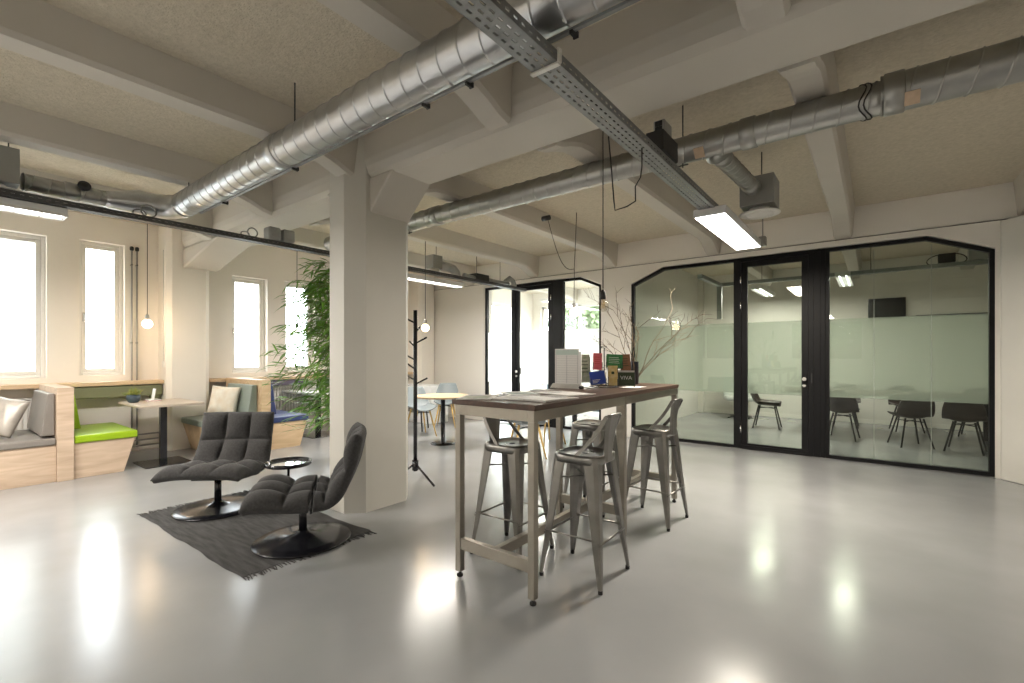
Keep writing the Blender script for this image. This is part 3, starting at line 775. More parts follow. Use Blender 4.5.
# ------------------------------------------------------------------ stools
def make_stool(label, back=True, group='galvanised stools round the bar table'):
    t = thing('bar_stool', label, 'stool', (0, 0, 0), 0, group)
    Z = .765
    bm = BM()   # dished square seat with rolled rim
    def sq(r, z, e=.22, n=40):
        out = []
        for k in range(n):
            a = 2*PI*k/n + PI/n; c, s = math.cos(a), math.sin(a)
            f = (abs(c)**(1/e) + abs(s)**(1/e))**(-e)
            out.append((r*c*f, r*s*f, z))
        return out
    prof = [(.150, Z-.055), (.160, Z-.05), (.162, Z-.015), (.156, Z-.002), (.148, Z+.002), (.138, Z-.003), (.08, Z-.012), (.02, Z-.013)]
    loft(bm, [sq(r, z) for r, z in prof], True); obj('seat', bm, 'gun', t)
    bm = BM()
    lathe(bm, [(.018, Z-.0125), (.022, Z-.011), (.018, Z-.010)], n=16); obj('seat_hole', bm, 'hole', t)
    for sx in (-1, 1):
        for sy in (-1, 1):
            bm = BM(); secs = []
            for z, o, w in ((.02, .212, .017), (.25, .191, .033), (.50, .169, .047), (.66, .156, .056), (Z-.025, .148, .060)):
                c = .35*w
                # folded sheet-metal leg: outer nose, two flanges turning inward
                pts = [(o, o-c), (o-c, o), (o-w*1.3, o), (o-w*1.5, o-.004), (o-w*.85, o-w*.28), (o-w*.28, o-w*.85), (o-.004, o-w*1.5), (o, o-w*1.3)]
                secs.append([(sx*a, sy*b, z) for a, b in pts])
            loft(bm, secs); lg = obj('leg', bm, 'gun', t)
            bm = BM(); loft(bm, [[(sx*(.2+ .014*math.cos(k*PI/4)), sy*(.2+.014*math.sin(k*PI/4)), z) for k in range(8)] for z in (0, .022)]); obj('foot', bm, 'rubber', lg)
    for s in (-1, 1):
        bm = BM(); tube(bm, [(-.183, s*.183, .285), (.183, s*.183, .285)], .0065, 8); obj('footrest', bm, 'gun', t)
        bm = BM(); tube(bm, [(s*.185, -.185, .265), (s*.185, .185, .265)], .0065, 8); obj('footrest', bm, 'gun', t)
    bm = BM()
    for s in (-1, 1): tube(bm, [(-.145, s*.145, .61), (.145, -s*.145, .61)], .006, 6)
    obj('cross_brace', bm, 'gun', t)
    if back:   # backrest on local +x side
        bm = BM()
        secs = []
        for k in range(7):
            q = k/6.; z = Z-.04 + q*.285; x = .158 + .035*q*q; w = .052 + .050*q**1.3
            secs.append([(x, -w, z), (x+.010, -w*.5, z), (x+.012, w*.5, z), (x, w, z), (x-.003, w, z), (x+.008, w*.5, z), (x+.006, -w*.5, z), (x-.003, -w, z)])
        loft(bm, secs, False); obj('back_splat', bm, 'gun', t)
        zt = Z + .245
        bm = BM(); tube(bm, [(.190, -.105, zt-.006), (.200, -.05, zt), (.203, 0, zt), (.200, .05, zt), (.190, .105, zt-.006)], .009, 8); obj('back_rail', bm, 'gun', t)
        for s in (-1, 1):
            bm = BM()
            a = Vector((.0, s*.155, Z-.02)); b = Vector((.192, s*.105, zt-.006))
            secs = []
            for k in range(8):
                q = k/7.; pnt = a.lerp(b, q) + Vector((.02*math.sin(PI*q), 0, 0))
                secs.append([pnt+Vector(v) for v in ((-.011, -.003, .005), (-.011, .003, .005), (.011, .003, -.005), (.011, -.003, -.005))])
            loft(bm, secs); obj('back_brace', bm, 'gun', t)
    return t
st = make_stool('galvanised stool with backrest nearest the viewer, right of the bar table')
st.location = (-1.45, 2.62, 0); st.rotation_euler = (0, 0, .03)
dup(st, (-1.465, 3.835, 0), -.04, 'galvanised stool with backrest at the far right end of the bar table')
dup(st, (-2.01, 2.59, 0), PI+.03, 'galvanised stool with backrest left of the bar table, facing the nearest stool')
s2 = make_stool('backless galvanised stool at the far left side of the bar table', back=False)
s2.location = (-2.02, 3.80, 0)

# ------------------------------------------------------------------ lounge chairs
def lounge(label):
    t = thing('lounge_chair', label, 'armchair', (0, 0, 0), 0, 'charcoal swivel lounge chairs on the rug')
    # local: +x = facing direction, y = width
    W = .69
    path = [(.345, .372), (.32, .380), (.25, .378), (.14, .362), (.02, .348), (-.09, .340), (-.18, .345), (-.245, .380), (-.285, .43), (-.335, .52), (-.375, .62), (-.395, .71), (-.41, .785), (-.415, .81)]
    P = [Vector((x, z)) for x, z in path]
    # resample
    Ls = [0]
    for a, b in zip(P, P[1:]): Ls.append(Ls[-1] + (b-a).length)
    TL = Ls[-1]; N = 100; NW = 60
    pts = []
    for k in range(N+1):
        s = TL*k/N
        i = max(j for j in range(len(Ls)) if Ls[j] <= s+1e-9); i = min(i, len(P)-2)
        f = (s-Ls[i])/(Ls[i+1]-Ls[i]); pts.append(P[i].lerp(P[i+1], f))
    sm = pts[:]
    for _ in range(6):
        sm = [sm[0]] + [(sm[i-1]+sm[i]*2+sm[i+1])/4 for i in range(1, N)] + [sm[-1]]
    pts = sm
    cells = [0, .24, .49, .75, 1.0]
    def puff(u, v):
        # u along path 0..1, v across 0..1
        for a, b in zip(cells, cells[1:]):
            if a <= u <= b: fu = (u-a)/(b-a); break
        fv = (v*3) % 1.0 if v < 1 else 1.0
        return (max(0, math.sin(PI*fu))**.5) * (max(0, math.sin(PI*fv))**.5)
    bm = BM(); top = []; bot = []
    for k in range(N+1):
        d = (pts[min(N, k+1)] - pts[max(0, k-1)]).normalized(); nrm = Vector((d.y, -d.x))
        # path runs front -> back -> up ; sitter side normal
        nrm = Vector((-d.y, d.x)) if False else Vector((d.y, -d.x))
        if nrm.y < 0 and k < N*.4: nrm = -nrm
        if k >= N*.4 and nrm.x < 0: nrm = -nrm
        rt, rb = [], []
        u = k/N
        for j in range(NW+1):
            v = j/NW; y = (v-.5)*W*(1 - .05*(u > .55)*min(1, (u-.55)*4))
            e = 1; eu = 1
            ed = min(1, min(v, 1-v)*W/.035, min(u, 1-u)*TL/.035); ed = math.sqrt(1-(1-ed)**2)
            th = .004 + ed*(.010 + .064*puff(u, v))
            tb = .004 + ed*.040
            droop = -.03*abs(2*v-1)**3 * (1-u)**2
            wing = .035*abs(2*v-1)**2.5 * (1 if u > .5 else 0) * min(1, max(0, (u-.5)*4))
            base = Vector((pts[k].x + wing, pts[k].y + droop))
            a = base + nrm*th; b = base - nrm*tb
            rt.append(bm.verts.new((a.x, y, a.y))); rb.append(bm.verts.new((b.x, y, b.y)))
        top.append(rt); bot.append(rb)
    for k in range(N):
        for j in range(NW):
            f = bm.faces.new((top[k][j], top[k][j+1], top[k+1][j+1], top[k+1][j])); f.smooth = True
            f = bm.faces.new((bot[k][j], bot[k+1][j], bot[k+1][j+1], bot[k][j+1])); f.smooth = True
        for j in (0, NW):
            f = bm.faces.new((top[k][j], bot[k][j], bot[k+1][j], top[k+1][j])); f.smooth = True
    for j in range(NW):
        for k in (0, N):
            f = bm.faces.new((top[k][j], top[k][j+1], bot[k][j+1], bot[k][j])); f.smooth = True
    obj('padded_shell', bm, 'fabric', t)
    bm = BM(); lathe(bm, [(.335, 0), (.340, .006), (.334, .011), (.25, .020), (.12, .036), (.055, .052), (.040, .066), (.034, .075)], n=56); obj('base_disc', bm, 'blackgloss', t)
    bm = BM(); tube(bm, [(0, 0, .06), (0, 0, .30)], .028, 20); obj('post', bm, 'blackgloss', t)
    bm = BM(); box(bm, -.16, -.14, .285, .16, .14, .305, .004); obj('mounting_plate', bm, 'blackgloss', t)
    return t
lc = lounge('charcoal quilted swivel chair on the left of the rug, seen from the front')
lc.location = (-4.63, 1.68, .008); lc.rotation_euler = (0, 0, math.atan2(-.72, .66))
dup(lc, (-3.345, 1.78, .008), math.atan2(-.80, -.55), 'charcoal quilted swivel chair beside the column, seen from its side')

# side table
t = thing('side_table', 'small round black side table with mirror top between the lounge chairs', 'table', (-4.14, 2.07, .008))
bm = BM(); lathe(bm, [(.165, .385), (.188, .385), (.192, .39), (.192, .418), (.184, .418), (.182, .394), (.165, .392)], n=44); obj('rim', bm, 'blackgloss', t)
bm = BM(); lathe(bm, [(.183, .388), (.183, .396)], n=44); obj('tabletop', bm, 'mirror', t)
bm = BM(); lathe(bm, [(.14, 0), (.142, .006), (.02, .014), (.011, .02), (.011, .386), (.05, .388)], n=28); obj('pedestal', bm, 'blackgloss', t)

# rug
t = thing('rug', 'flat woven charcoal rug with fringed ends under the lounge chairs', 'rug', (-4.03, 1.70, 0), math.radians(1.2))
bm = BM()
NX, NY = 60, 30
g = [[None]*(NY+1) for _ in range(NX+1)]
def edge(a): return .007*math.sin(a*4.1) + .003*math.sin(a*11+1)
for i in range(NX+1):
    for j in range(NY+1):
        x = -.94 + 1.88*i/NX; y = -.475 + .95*j/NY
        g[i][j] = (x + edge(y*3)*(abs(x) > .8), y + edge(x*2)*(abs(y) > .4), .0055 + .0012*math.sin(x*9+y*2)*math.sin(y*7))
for zoff, fl in ((0, False), (-.005, True)):
    vv = [[bm.verts.new((p[0], p[1], max(.0006, p[2]+zoff) if fl else p[2])) for p in row] for row in g]
    for i in range(NX):
        for j in range(NY):
            q = (vv[i][j], vv[i+1][j], vv[i+1][j+1], vv[i][j+1])
            f = bm.faces.new(q if not fl else q[::-1]); f.smooth = True
obj('rug_cloth', bm, 'rug', t)
for s in (-1, 1):
    bm = BM()
    for k in range(70):
        y = -.47 + .94*k/69 + random.uniform(-.004, .004); x = s*.935; d = random.uniform(-.02, .02); l = random.uniform(.05, .085)
        tube(bm, [(x, y, .005), (x + s*l*.5, y+d*.4, .006), (x + s*l, y+d, .003)], [.0035, .003, .002], 5)
    obj('fringe', bm, 'rug', t)

# ------------------------------------------------------------------ benches
def cushion(bm, x0, y0, z0, x1, y1, z1, b=.018): box(bm, x0, y0, z0, x1, y1, z1, b, 3)
def bench(label, xf, y0, y1, slant, seatm, woodm='ply', xb=-8.1, top=.475, th=.085):
    """slant: +1 the far (y1) end slopes in toward the floor, -1 the near end, 0 none"""
    t = thing('upholstered_bench', label, 'bench', ((xf+xb)/2, (y0+y1)/2, 0))
    bm = BM(); s = .13; zt = top-th
    pa = [(y0 + (s if slant < 0 else 0), 0), (y1 - (s if slant > 0 else 0), 0), (y1-(.02 if slant > 0 else 0), zt), (y0+(.02 if slant < 0 else 0), zt)]
    prism(bm, pa, 'x', xb, xf-.02, .003); obj('bench_box', bm, woodm, t, True)
    bm = BM(); cushion(bm, xb, y0, zt, xf, y1, top); obj('seat_cushion', bm, seatm, t, True)
    return t
def divider(label, xf, y0, y1, woodm, zt=1.018, xb=-8.13):
    bm = BM(); box(bm, xb, y0, 0, xf, y1, zt, .002); o = obj('bench_divider', bm, woodm); tag(o, label, 'divider'); return o
def backrest(parent, y0, y1, x0, x1, m, z0=.50, z1=.985, lean=.05, side=1):
    bm = BM()
    if side > 0: pts = [(y0, z0), (y1+lean, z0), (y1-.01, z1), (y0, z1)]
    else: pts = [(y1, z0), (y0-lean, z0), (y0+.01, z1), (y1, z1)]
    prism(bm, pts, 'x', x0, x1, .012, 3); return obj('backrest', bm, m, parent, True)
b1 = bench('grey upholstered plywood bench below the largest left window', -7.0, -1.2, .965, 0, 'taupe', top=.475, th=.075)
backrest(b1, .90, .962, -8.05, -7.06, 'taupe', side=-1, z1=.955)
divider('pale plywood divider between the grey bench and the lime bench', -6.985, .968, 1.105, 'ply')
b2 = bench('plywood bench with lime green seat beside the divider', -7.0, 1.108, 1.675, 1, 'lime')
backrest(b2, 1.11, 1.19, -7.75, -7.45, 'lime', side=1, z1=.93)
b3 = bench('bench with sage grey seat facing the window table', -7.0, 2.41, 3.062, -1, 'sage', 'oak', xb=-7.98)
backrest(b3, 2.975, 3.058, -7.85, -7.02, 'sage', side=-1, z1=.945)
divider('light oak divider between the sage bench and the blue bench', -6.90, 3.066, 3.192, 'oak')
b4 = bench('light oak bench with navy blue seat in front of the bamboo', -6.90, 3.195, 3.77, 1, 'blue', 'oak', top=.467)
backrest(b4, 3.197, 3.275, -8.05, -7.0, 'blue', side=1, z1=.95)
b5 = bench('taupe bench beyond the second window table', -7.2, 4.85, 5.40, -1, 'taupe', 'oak')
backrest(b5, 5.30, 5.40, -8.05, -7.15, 'taupe', side=-1)

def pillow(label, m, loc, rot, w=.42, h=.42, th=.075, sc=(1, 1)):
    bm = BM(); N = 20; T, B = [], []
    for i in range(N+1):
        ra, rb = [], []
        for j in range(N+1):
            u = 2*i/N-1; v = 2*j/N-1
            e = max(0, (1-u**4))*max(0, (1-v**4)); tt = th*e**.42
            px = u*w/2*(1-.07*(1-v*v)**1*abs(u)**3*0 - .06*(1-abs(v))*abs(u)); pz = v*h/2*(1 - .06*(1-abs(u))*abs(v))
            wr = .006*math.sin(9*u+4*v)*e
            ra.append(bm.verts.new((px, tt+wr, pz))); rb.append(bm.verts.new((px, -tt+wr, pz)))
        T.append(ra); B.append(rb)
    for i in range(N):
        for j in range(N):
            for Q, fl in ((T, 0), (B, 1)):
                q = [Q[i][j], Q[i+1][j], Q[i+1][j+1], Q[i][j+1]]
                f = bm.faces.new(q if fl else q[::-1]); f.smooth = True
    bmesh.ops.remove_doubles(bm, verts=bm.verts, dist=.0008)
    bm.transform(Matrix.Rotation(rot[2], 4, 'Z') @ Matrix.Rotation(rot[0], 4, 'X') @ Matrix.Rotation(rot[1], 4, 'Y'))
    lo = min(v.co.z for v in bm.verts)
    o = obj('pillow', bm, m); o.location = (loc[0], loc[1], loc[2]-lo); tag(o, label, 'pillow'); return o
pillow('shiny silver grey pillow leaning on the grey bench backrest', 'satin', (-7.50, .58, .478), (-.35, .25, .95), th=.065)
pillow('cream patterned pillow leaning on the sage bench backrest', 'cream', (-7.45, 2.78, .478), (-.25, .08, .75), w=.40, h=.44, th=.06)

def radiator(y0, y1, label):
    t = thing('radiator', label, 'radiator', (XL+.12, (y0+y1)/2, .25))
    bm = BM(); box(bm, XL+.02, y0, .25, XL+.06, y1, .82, .004); obj('back_panel', bm, 'radiator', t, True)
    bm = BM()
    n = int((y1-y0)/.05)
    for k in range(n): box(bm, XL+.06, y0+k*.05+.004, .26, XL+.085, y0+k*.05+.040, .81, .006)
    obj('fins', bm, 'radiator', t, True)
    bm = BM(); box(bm, XL+.02, y0, .82, XL+.09, y1, .835, .002); obj('top_grille', bm, 'radiator', t, True)
radiator(-.7, 1.0, 'white ribbed radiator behind the silver pillow')
radiator(3.3, 4.8, 'white ribbed radiator behind the blue bench')
# pipes
t = thing('heating_pipes', 'pair of grey heating pipes rising between window and pilaster', 'pipe', (XL+.06, 1.95, 0))
for y in (1.925, 1.985):
    bm = BM(); tube(bm, [(XL+.055, y, .06), (XL+.055, y, 2.90)], .011, 10); obj('pipe', bm, 'pipe', t, True)
    bm = BM(); lathe(bm, [(.013, 0), (.024, .01), (.024, .05), (.013, .06)], (XL+.055, y, 2.86), 12); obj('end_cap', bm, 'darkmetal', t, True)
    for z in (1.55, 2.66): bm = BM(); tube(bm, [(XL, y, z), (XL+.055, y, z), (XL+.08, y, z)], .008, 8); obj('bracket', bm, 'darkmetal', t, True)
t = thing('floor_pipes', 'low grey pipes along the wall under the window table', 'pipe', (XL+.1, 1.9, .1))
for k, z in enumerate((.08, .16, .24)):
    bm = BM(); tube(bm, [(XL+.09, 1.3, z), (XL+.09, 2.24, z)], .012, 8); obj('pipe', bm, 'pipe', t, True)
for z in (.12, .2):
    bm = BM(); lathe(bm, [(.02, 0), (.025, .02), (.02, .05)], (XL+.10, 1.90, z), 12); obj('valve', bm, 'darkmetal', t, True)
bm = BM(); box(bm, XL+.40, 2.36, 1.02, XL+.415, 2.42, 1.10, .003); bm2 = bm
t = thing('wall_switch', 'small white switch with conduit on the window pilaster', 'switch', (XL+.4, 2.32, 1.25))
bm.free(); bm = BM(); box(bm, XL+.22, 2.235, 1.20, XL+.29, 2.25, 1.29, .003); obj('switch_plate', bm, 'socket', t, True)
bm = BM(); tube(bm, [(XL+.255, 2.244, 1.29), (XL+.255, 2.244, 2.9)], .005, 6); obj('conduit', bm, 'socket', t, True)
bm = BM(); tube(bm, [(XL+.02, 2.80+.012, .3), (XL+.02, 2.812, 2.7)], .012, 8); tag(obj('wall_pipe', bm, 'pipe'), 'thin grey pipe in the corner right of the window pilaster', 'pipe')

# ------------------------------------------------------------------ window tables
def cafe_table(label, x0, y0, x1, y1, lx, ly, topm):
    t = thing('cafe_table', label, 'table', (lx, ly, 0))
    bm = BM(); box(bm, x0, y0, .722, x1, y1, .75, .003); obj('tabletop', bm, topm, t, True)
    bm = BM(); box(bm, lx-.035, ly-.035, .01, lx+.035, ly+.035, .722, .003); obj('leg', bm, 'blackgloss', t, True)
    bm = BM(); box(bm, lx-.27, ly-.25, 0, lx+.27, ly+.25, .010, .003); obj('base_plate', bm, 'blackgloss', t, True)
    return t
cafe_table('wooden window table on black pedestal beside the lime bench', -7.98, 1.70, -7.05, 2.40, -7.20, 1.98, 'greyoak')
cafe_table('pale window table on black pedestal behind the bamboo', -8.30, 4.03, -7.30, 4.66, -7.57, 4.30, 'white')
# things on the window table
t = thing('potted_succulent', 'small succulent in a slate blue bowl on the window table', 'plant', (-7.72, 1.80, .75))
bm = BM(); lathe(bm, [(.045, 0), (.06, .01), (.075, .05), (.072, .105), (.066, .105), (.066, .09), (.001, .09)], n=28); obj('pot', bm, 'potblue', t)
bm = BM()
for k in range(90):
    a = random.uniform(0, 2*PI); e = random.uniform(.15, 1.3); l = random.uniform(.07, .125); w = .011
    d = Vector((math.cos(a)*math.cos(e), math.sin(a)*math.cos(e), math.sin(e))); c = Vector((random.uniform(-.03, .03), random.uniform(-.03, .03), .09))
    tube(bm, [c, c+d*l*.5, c+d*l], [.004, w*.8, .001], 5)
obj('leaves', bm, 'succ', t)
t = thing('leaflet_stack', 'white and red leaflet display beside the succulent', 'leaflets', (-7.75, 2.02, .75))
bm = BM(); box(bm, -.10, -.07, 0, .09, .07, .022, .002); obj('booklets', bm, 'paper', t)
bm = BM(); box(bm, -.101, -.071, .008, .091, .071, .013); obj('red_cover', bm, 'redp', t)
bm = BM(); box(bm, -.06, -.012, .022, .05, -.004, .17); bm.transform(Matrix.Rotation(-.15, 4, 'X')); obj('standing_card', bm, 'paper', t)
bm = BM(); box(bm, -.05, -.06, 0, .05, .06, .15, .012); o = obj('speaker', bm, 'olive'); o.location = (-8.25, 2.17, .752); tag(o, 'small olive grey box at the wall end of the window table', 'box')

# ------------------------------------------------------------------ bamboo
t = thing('bamboo_plant', 'tall leafy bamboo standing behind the column by the windows', 'plant', (-5.30, 3.48, 0))
bm = BM(); lathe(bm, [(.13, 0), (.14, .01), (.17, .34), (.165, .35), (.155, .35), (.15, .32), (.001, .32)], n=32); obj('planter', bm, 'basket', t)
bm = BM(); lf = BM()
left = Vector((-math.cos(TH), -math.sin(TH), 0)); fv_ = Vector((-math.sin(TH), math.cos(TH), 0))
def blade(b, p, d, l, w):
    d = d.normalized(); side = d.cross(Vector((0, 0, 1)));
    if side.length < .05: side = Vector((1, 0, 0))
    side = (side.normalized() + Vector((0, 0, random.uniform(-.6, .6)))).normalized()
    m1 = p + d*l*.35 + Vector((0, 0, -.0)); m2 = p + d*l*.7 + Vector((0, 0, -.05*l)); e = p + d*l + Vector((0, 0, -.22*l))
    up = side.cross(d)*.15*w
    v = [b.verts.new(q) for q in (p, m1-side*w, m1+up, m1+side*w, m2-side*w*.7, m2+up*.6, m2+side*w*.7, e)]
    for f in ((0,1,2),(0,2,3),(1,4,5,2),(2,5,6,3),(4,7,5),(5,7,6)): b.faces.new([v[i] for i in f]).smooth = True
for k in range(9):
    a = random.uniform(0, 2*PI); r0 = .07; top = random.uniform(1.9, 2.5)
    base = Vector((r0*math.cos(a), r0*math.sin(a), .3)); lean = left*random.uniform(-.05, .38) + Vector((random.uniform(-.12, .12), random.uniform(-.12, .12), 0))
    pts = [base + lean*(q/8)**1.6 + Vector((0, 0, (top-.3)*q/8)) for q in range(9)]
    tube(bm, pts, [.011]*5 + [.009, .007, .005, .003], 8)
    for z in range(26):
        f = .13 + .87*z/25; i = min(7, int(f*8)); p = pts[i].lerp(pts[i+1], f*8-i)
        for _ in range(2):
            ang = random.uniform(0, 2*PI); out = Vector((math.cos(ang), math.sin(ang), 0)) + left*random.uniform(0, 1.1)
            out.normalize(); ln = random.uniform(.12, .42)*(1.0 if f < .95 else .5)
            tip = p + out*ln + Vector((0, 0, random.uniform(-.05, .14)))
            mid = p.lerp(tip, .5) + Vector((0, 0, .03)); tube(bm, [p, mid, tip], [.003, .002, .0012], 4)
            for c in range(6):
                s = .35 + .65*c/5; q = p.lerp(tip, s) + Vector((0, 0, .03*math.sin(PI*s)))
                d = (out + Vector((random.uniform(-.7, .7), random.uniform(-.7, .7), random.uniform(-.75, .35))))
                blade(lf, q, d, random.uniform(.13, .25), random.uniform(.010, .017))
for k in range(44):
    z = .42 + 2.1*(k+.5)/44 + random.uniform(-.04, .04); p = Vector((0, 0, z)) + left*random.uniform(.0, .25)
    reach = random.uniform(.35, .85)*(1 - .55*max(0, (z-1.7)/.85)); side = random.uniform(-.5, .5)
    dirn = (left + fv_*side).normalized(); tip = p + dirn*reach + Vector((0, 0, random.uniform(-.06, .10)))
    mid = p.lerp(tip, .5) + Vector((0, 0, .07)); tube(bm, [p, mid, tip], [.004, .003, .0015], 4)
    for c in range(13):
        s_ = .45 + .55*c/12; q = p.lerp(tip, s_) + Vector((0, 0, .07*math.sin(PI*s_)))
        d = dirn*random.uniform(.35, 1.1) + Vector((random.uniform(-.5, .5), random.uniform(-.5, .5), random.uniform(-.55, .35)))
        blade(lf, q, d, random.uniform(.15, .28), random.uniform(.011, .018))
obj('canes', bm, 'cane', t); obj('leaves', lf, 'leaf', t)

# ------------------------------------------------------------------ coat stand
t = thing('coat_stand', 'slim black coat stand with branching pegs beside the column', 'coat stand', (-3.93, 3.35, 0))
bm = BM(); tube(bm, [(0, 0, .12), (0, 0, 1.86)], .021, 14); obj('pole', bm, 'blackgloss', t)
bm = BM(); tube(bm, [(0, 0, .13), (0, 0, .24)], .034, 14); obj('hub', bm, 'blackgloss', t)
for a in (-2, 122, 242):
    a = math.radians(a); bm = BM(); tube(bm, [(.02*math.cos(a), .02*math.sin(a), .19), (.31*math.cos(a), .31*math.sin(a), .012)], .012, 10); obj('foot', bm, 'blackgloss', t)
rv = Vector((math.cos(TH), math.sin(TH), 0)); fv = Vector((-math.sin(TH), math.cos(TH), 0))
for z, s, f in ((1.72, -1, .1), (1.62, .2, 1), (1.50, 1, -.2), (1.46, -.5, .6), (1.32, -1, .2), (1.22, -.4, -.7), (1.06, 1, .1), (1.10, -.9, .3)):
    d = (rv*s + fv*f).normalized(); bm = BM(); tube(bm, [(0, 0, z), tuple(d*.13 + Vector((0, 0, z+.065)))], [.008, .010], 8); obj('peg', bm, 'blackgloss', t)

# ------------------------------------------------------------------ round tables and chairs
def round_table(label, loc, topm='oak', r=.43):
    t = thing('round_table', label, 'table', loc)
    bm = BM(); lathe(bm, [(r-.01, .722), (r, .726), (r, .748), (r-.004, .75)], n=48); obj('tabletop', bm, topm, t)
    bm = BM(); lathe(bm, [(.19, 0), (.19, .010), (.045, .014), (.035, .02), (.035, .72), (.12, .722)], n=32); obj('pedestal', bm, 'blackgloss', t)
round_table('round pale wood table on black pedestal behind the coat stand', (-5.31, 5.08, 0))
round_table('round pale table under the swagged pendant behind the bar table', (-3.35, 5.75, 0))

def shell_chair(label, loc, rz, legm, shellm, group, seat=.46, metal=False):
    t = thing('shell_chair', label, 'chair', (0, 0, 0), 0, group)
    bm = BM(); N = 20; MW = 16; T = []; B = []
    for i in range(N+1):
        u = i/N; s = u*2
        if s < 1: x = .22 - .42*s; z = seat + .02*(1-s)*-1 + .0
        else: x = -.20 - .10*(s-1) - .03*math.sin(PI*(s-1)/2); z = seat + .36*(s-1)
        if .8 < s < 1.2:
            q = (s-.8)/.4; x = .22-.42*.8 + (-.20-.02-.01 - (.22-.42*.8))*q; z = seat + .36*.2*q*q
        w = (.235 - .03*abs(s-1)**2)*(1 if s < 1 else 1 - .25*(s-1)**3)
        ra, rb = [], []
        for j in range(MW+1):
            v = 2*j/MW-1; cup = .07*abs(v)**2.4
            y = v*w
            if s < 1: p1 = Vector((x, y, z+cup)); n_ = Vector((0, 0, 1))
            else: p1 = Vector((x+cup*1.1, y, z)); n_ = Vector((1, 0, 0))
            ra.append(bm.verts.new(p1+n_*.008)); rb.append(bm.verts.new(p1-n_*.008))
        T.append(ra); B.append(rb)
    for i in range(N):
        for j in range(MW):
            for Q in (T, B): bm.faces.new((Q[i][j], Q[i+1][j], Q[i+1][j+1], Q[i][j+1])).smooth = True
        for j in (0, MW): bm.faces.new((T[i][j], B[i][j], B[i+1][j], T[i+1][j])).smooth = True
    for j in range(MW):
        for i in (0, N): bm.faces.new((T[i][j], B[i][j], B[i][j+1], T[i][j+1])).smooth = True
    obj('seat_shell', bm, shellm, t)
    for sx in (-1, 1):
        for sy in (-1, 1):
            bm = BM(); tube(bm, [(sx*.13, sy*.11, seat-.01), (sx*.22, sy*.20, .0)], [.016, .010] if not metal else [.013, .012], 8); obj('leg', bm, legm, t)
    bm = BM(); tube(bm, [(-.14, -.12, seat-.06), (.14, .12, seat-.06)], .007, 6); tube(bm, [(-.14, .12, seat-.06), (.14, -.12, seat-.06)], .007, 6); obj('underframe', bm, 'darkmetal', t)
    t.location = loc; t.rotation_euler = (0, 0, rz)
    return t
G1 = 'grey shell chairs with honey wood legs'
c0 = shell_chair('grey shell chair with honey wood legs near the corner behind the round table', (-6.55, 6.35, 0), -.9, 'yellowwood', 'shellgrey', G1)
dup(c0, (-3.72, 5.10, 0), .9, 'grey shell chair with honey wood legs seen through the bar table frame')
dup(c0, (-4.05, 6.1, 0), -.4, 'grey shell chair with honey wood legs left of the far round table')
dup(c0, (-6.15, 5.35, 0), -.3, 'grey shell chair with honey wood legs just left of the round table, behind the column')
bm = BM(); box(bm, -7.95, 6.35, 0, -7.0, 6.85, .76, .01); o = obj('low_cabinet', bm, 'white'); tag(o, 'low white cabinet in the far corner behind the coat stand', 'cabinet')
t = thing('corner_chair', 'taupe cushioned chair back in front of the low white cabinet', 'chair', (-6.75, 5.7, 0), .6)
bm = BM(); cushion(bm, -.24, -.24, .36, .24, .24, .45, .03); obj('seat', bm, 'taupe', t)
bm = BM(); cushion(bm, -.28, -.24, .45, -.20, .24, .86, .03); obj('backrest', bm, 'taupe', t)
for sx in (-1, 1):
    for sy in (-1, 1):
        bm = BM(); tube(bm, [(sx*.2, sy*.2, .37), (sx*.23, sy*.23, 0)], .014, 8); obj('leg', bm, 'darkmetal', t)

# ------------------------------------------------------------------ things on the bar table
ZT = 1.1005
def sheet(name, label, cat, x, y, w, h, th, rz, m, inset=None, group=None, z=ZT):
    t = thing(name, label, cat, (x, y, z), rz, group)
    bm = BM(); box(bm, -w/2, -h/2, 0, w/2, h/2, th, .0006, 1); obj('pages', bm, m, t)
    if inset:
        bm = BM(); box(bm, -w*.40, -h*.42, th, w*.40, h*.10, th+.0006); obj('cover_picture', bm, inset, t)
        bm = BM()
        for k in range(4): box(bm, -w*.38, h*(.18+.06*k), th, w*(.1+.07*k), h*(.20+.06*k), th+.0006)
        obj('printed_lines', bm, 'paperline', t)
    return t
sheet('magazine', 'open grey magazine at the near left corner of the bar table', 'magazine', -2.00, 2.22, .21, .29, .008, .5, 'paper2', 'photo')
sheet('magazine', 'white magazine in the middle of the near table end', 'magazine', -1.80, 2.36, .21, .29, .006, .25, 'paper', 'paper2')
sheet('newspaper', 'folded newspaper at the near right corner of the bar table', 'newspaper', -1.58, 2.40, .22, .32, .010, -.12, 'paper2', 'paper')
sheet('magazine', 'pale magazine behind the near row of magazines', 'magazine', -1.97, 2.62, .21, .28, .007, .9, 'paper', 'sage')
sheet('newspaper', 'newspaper lying in front of the standing timetable', 'newspaper', -1.72, 2.82, .25, .36, .006, 1.25, 'paper2', 'paper')
sheet('paper_sheet', 'white sheet flat on the table left of the brochure rack', 'paper', -2.00, 3.62, .21, .30, .002, .3, 'paper')
sheet('paper_sheet', 'white sheet flat on the table right of the brochure rack', 'paper', -1.63, 3.78, .16, .24, .002, .1, 'paper')

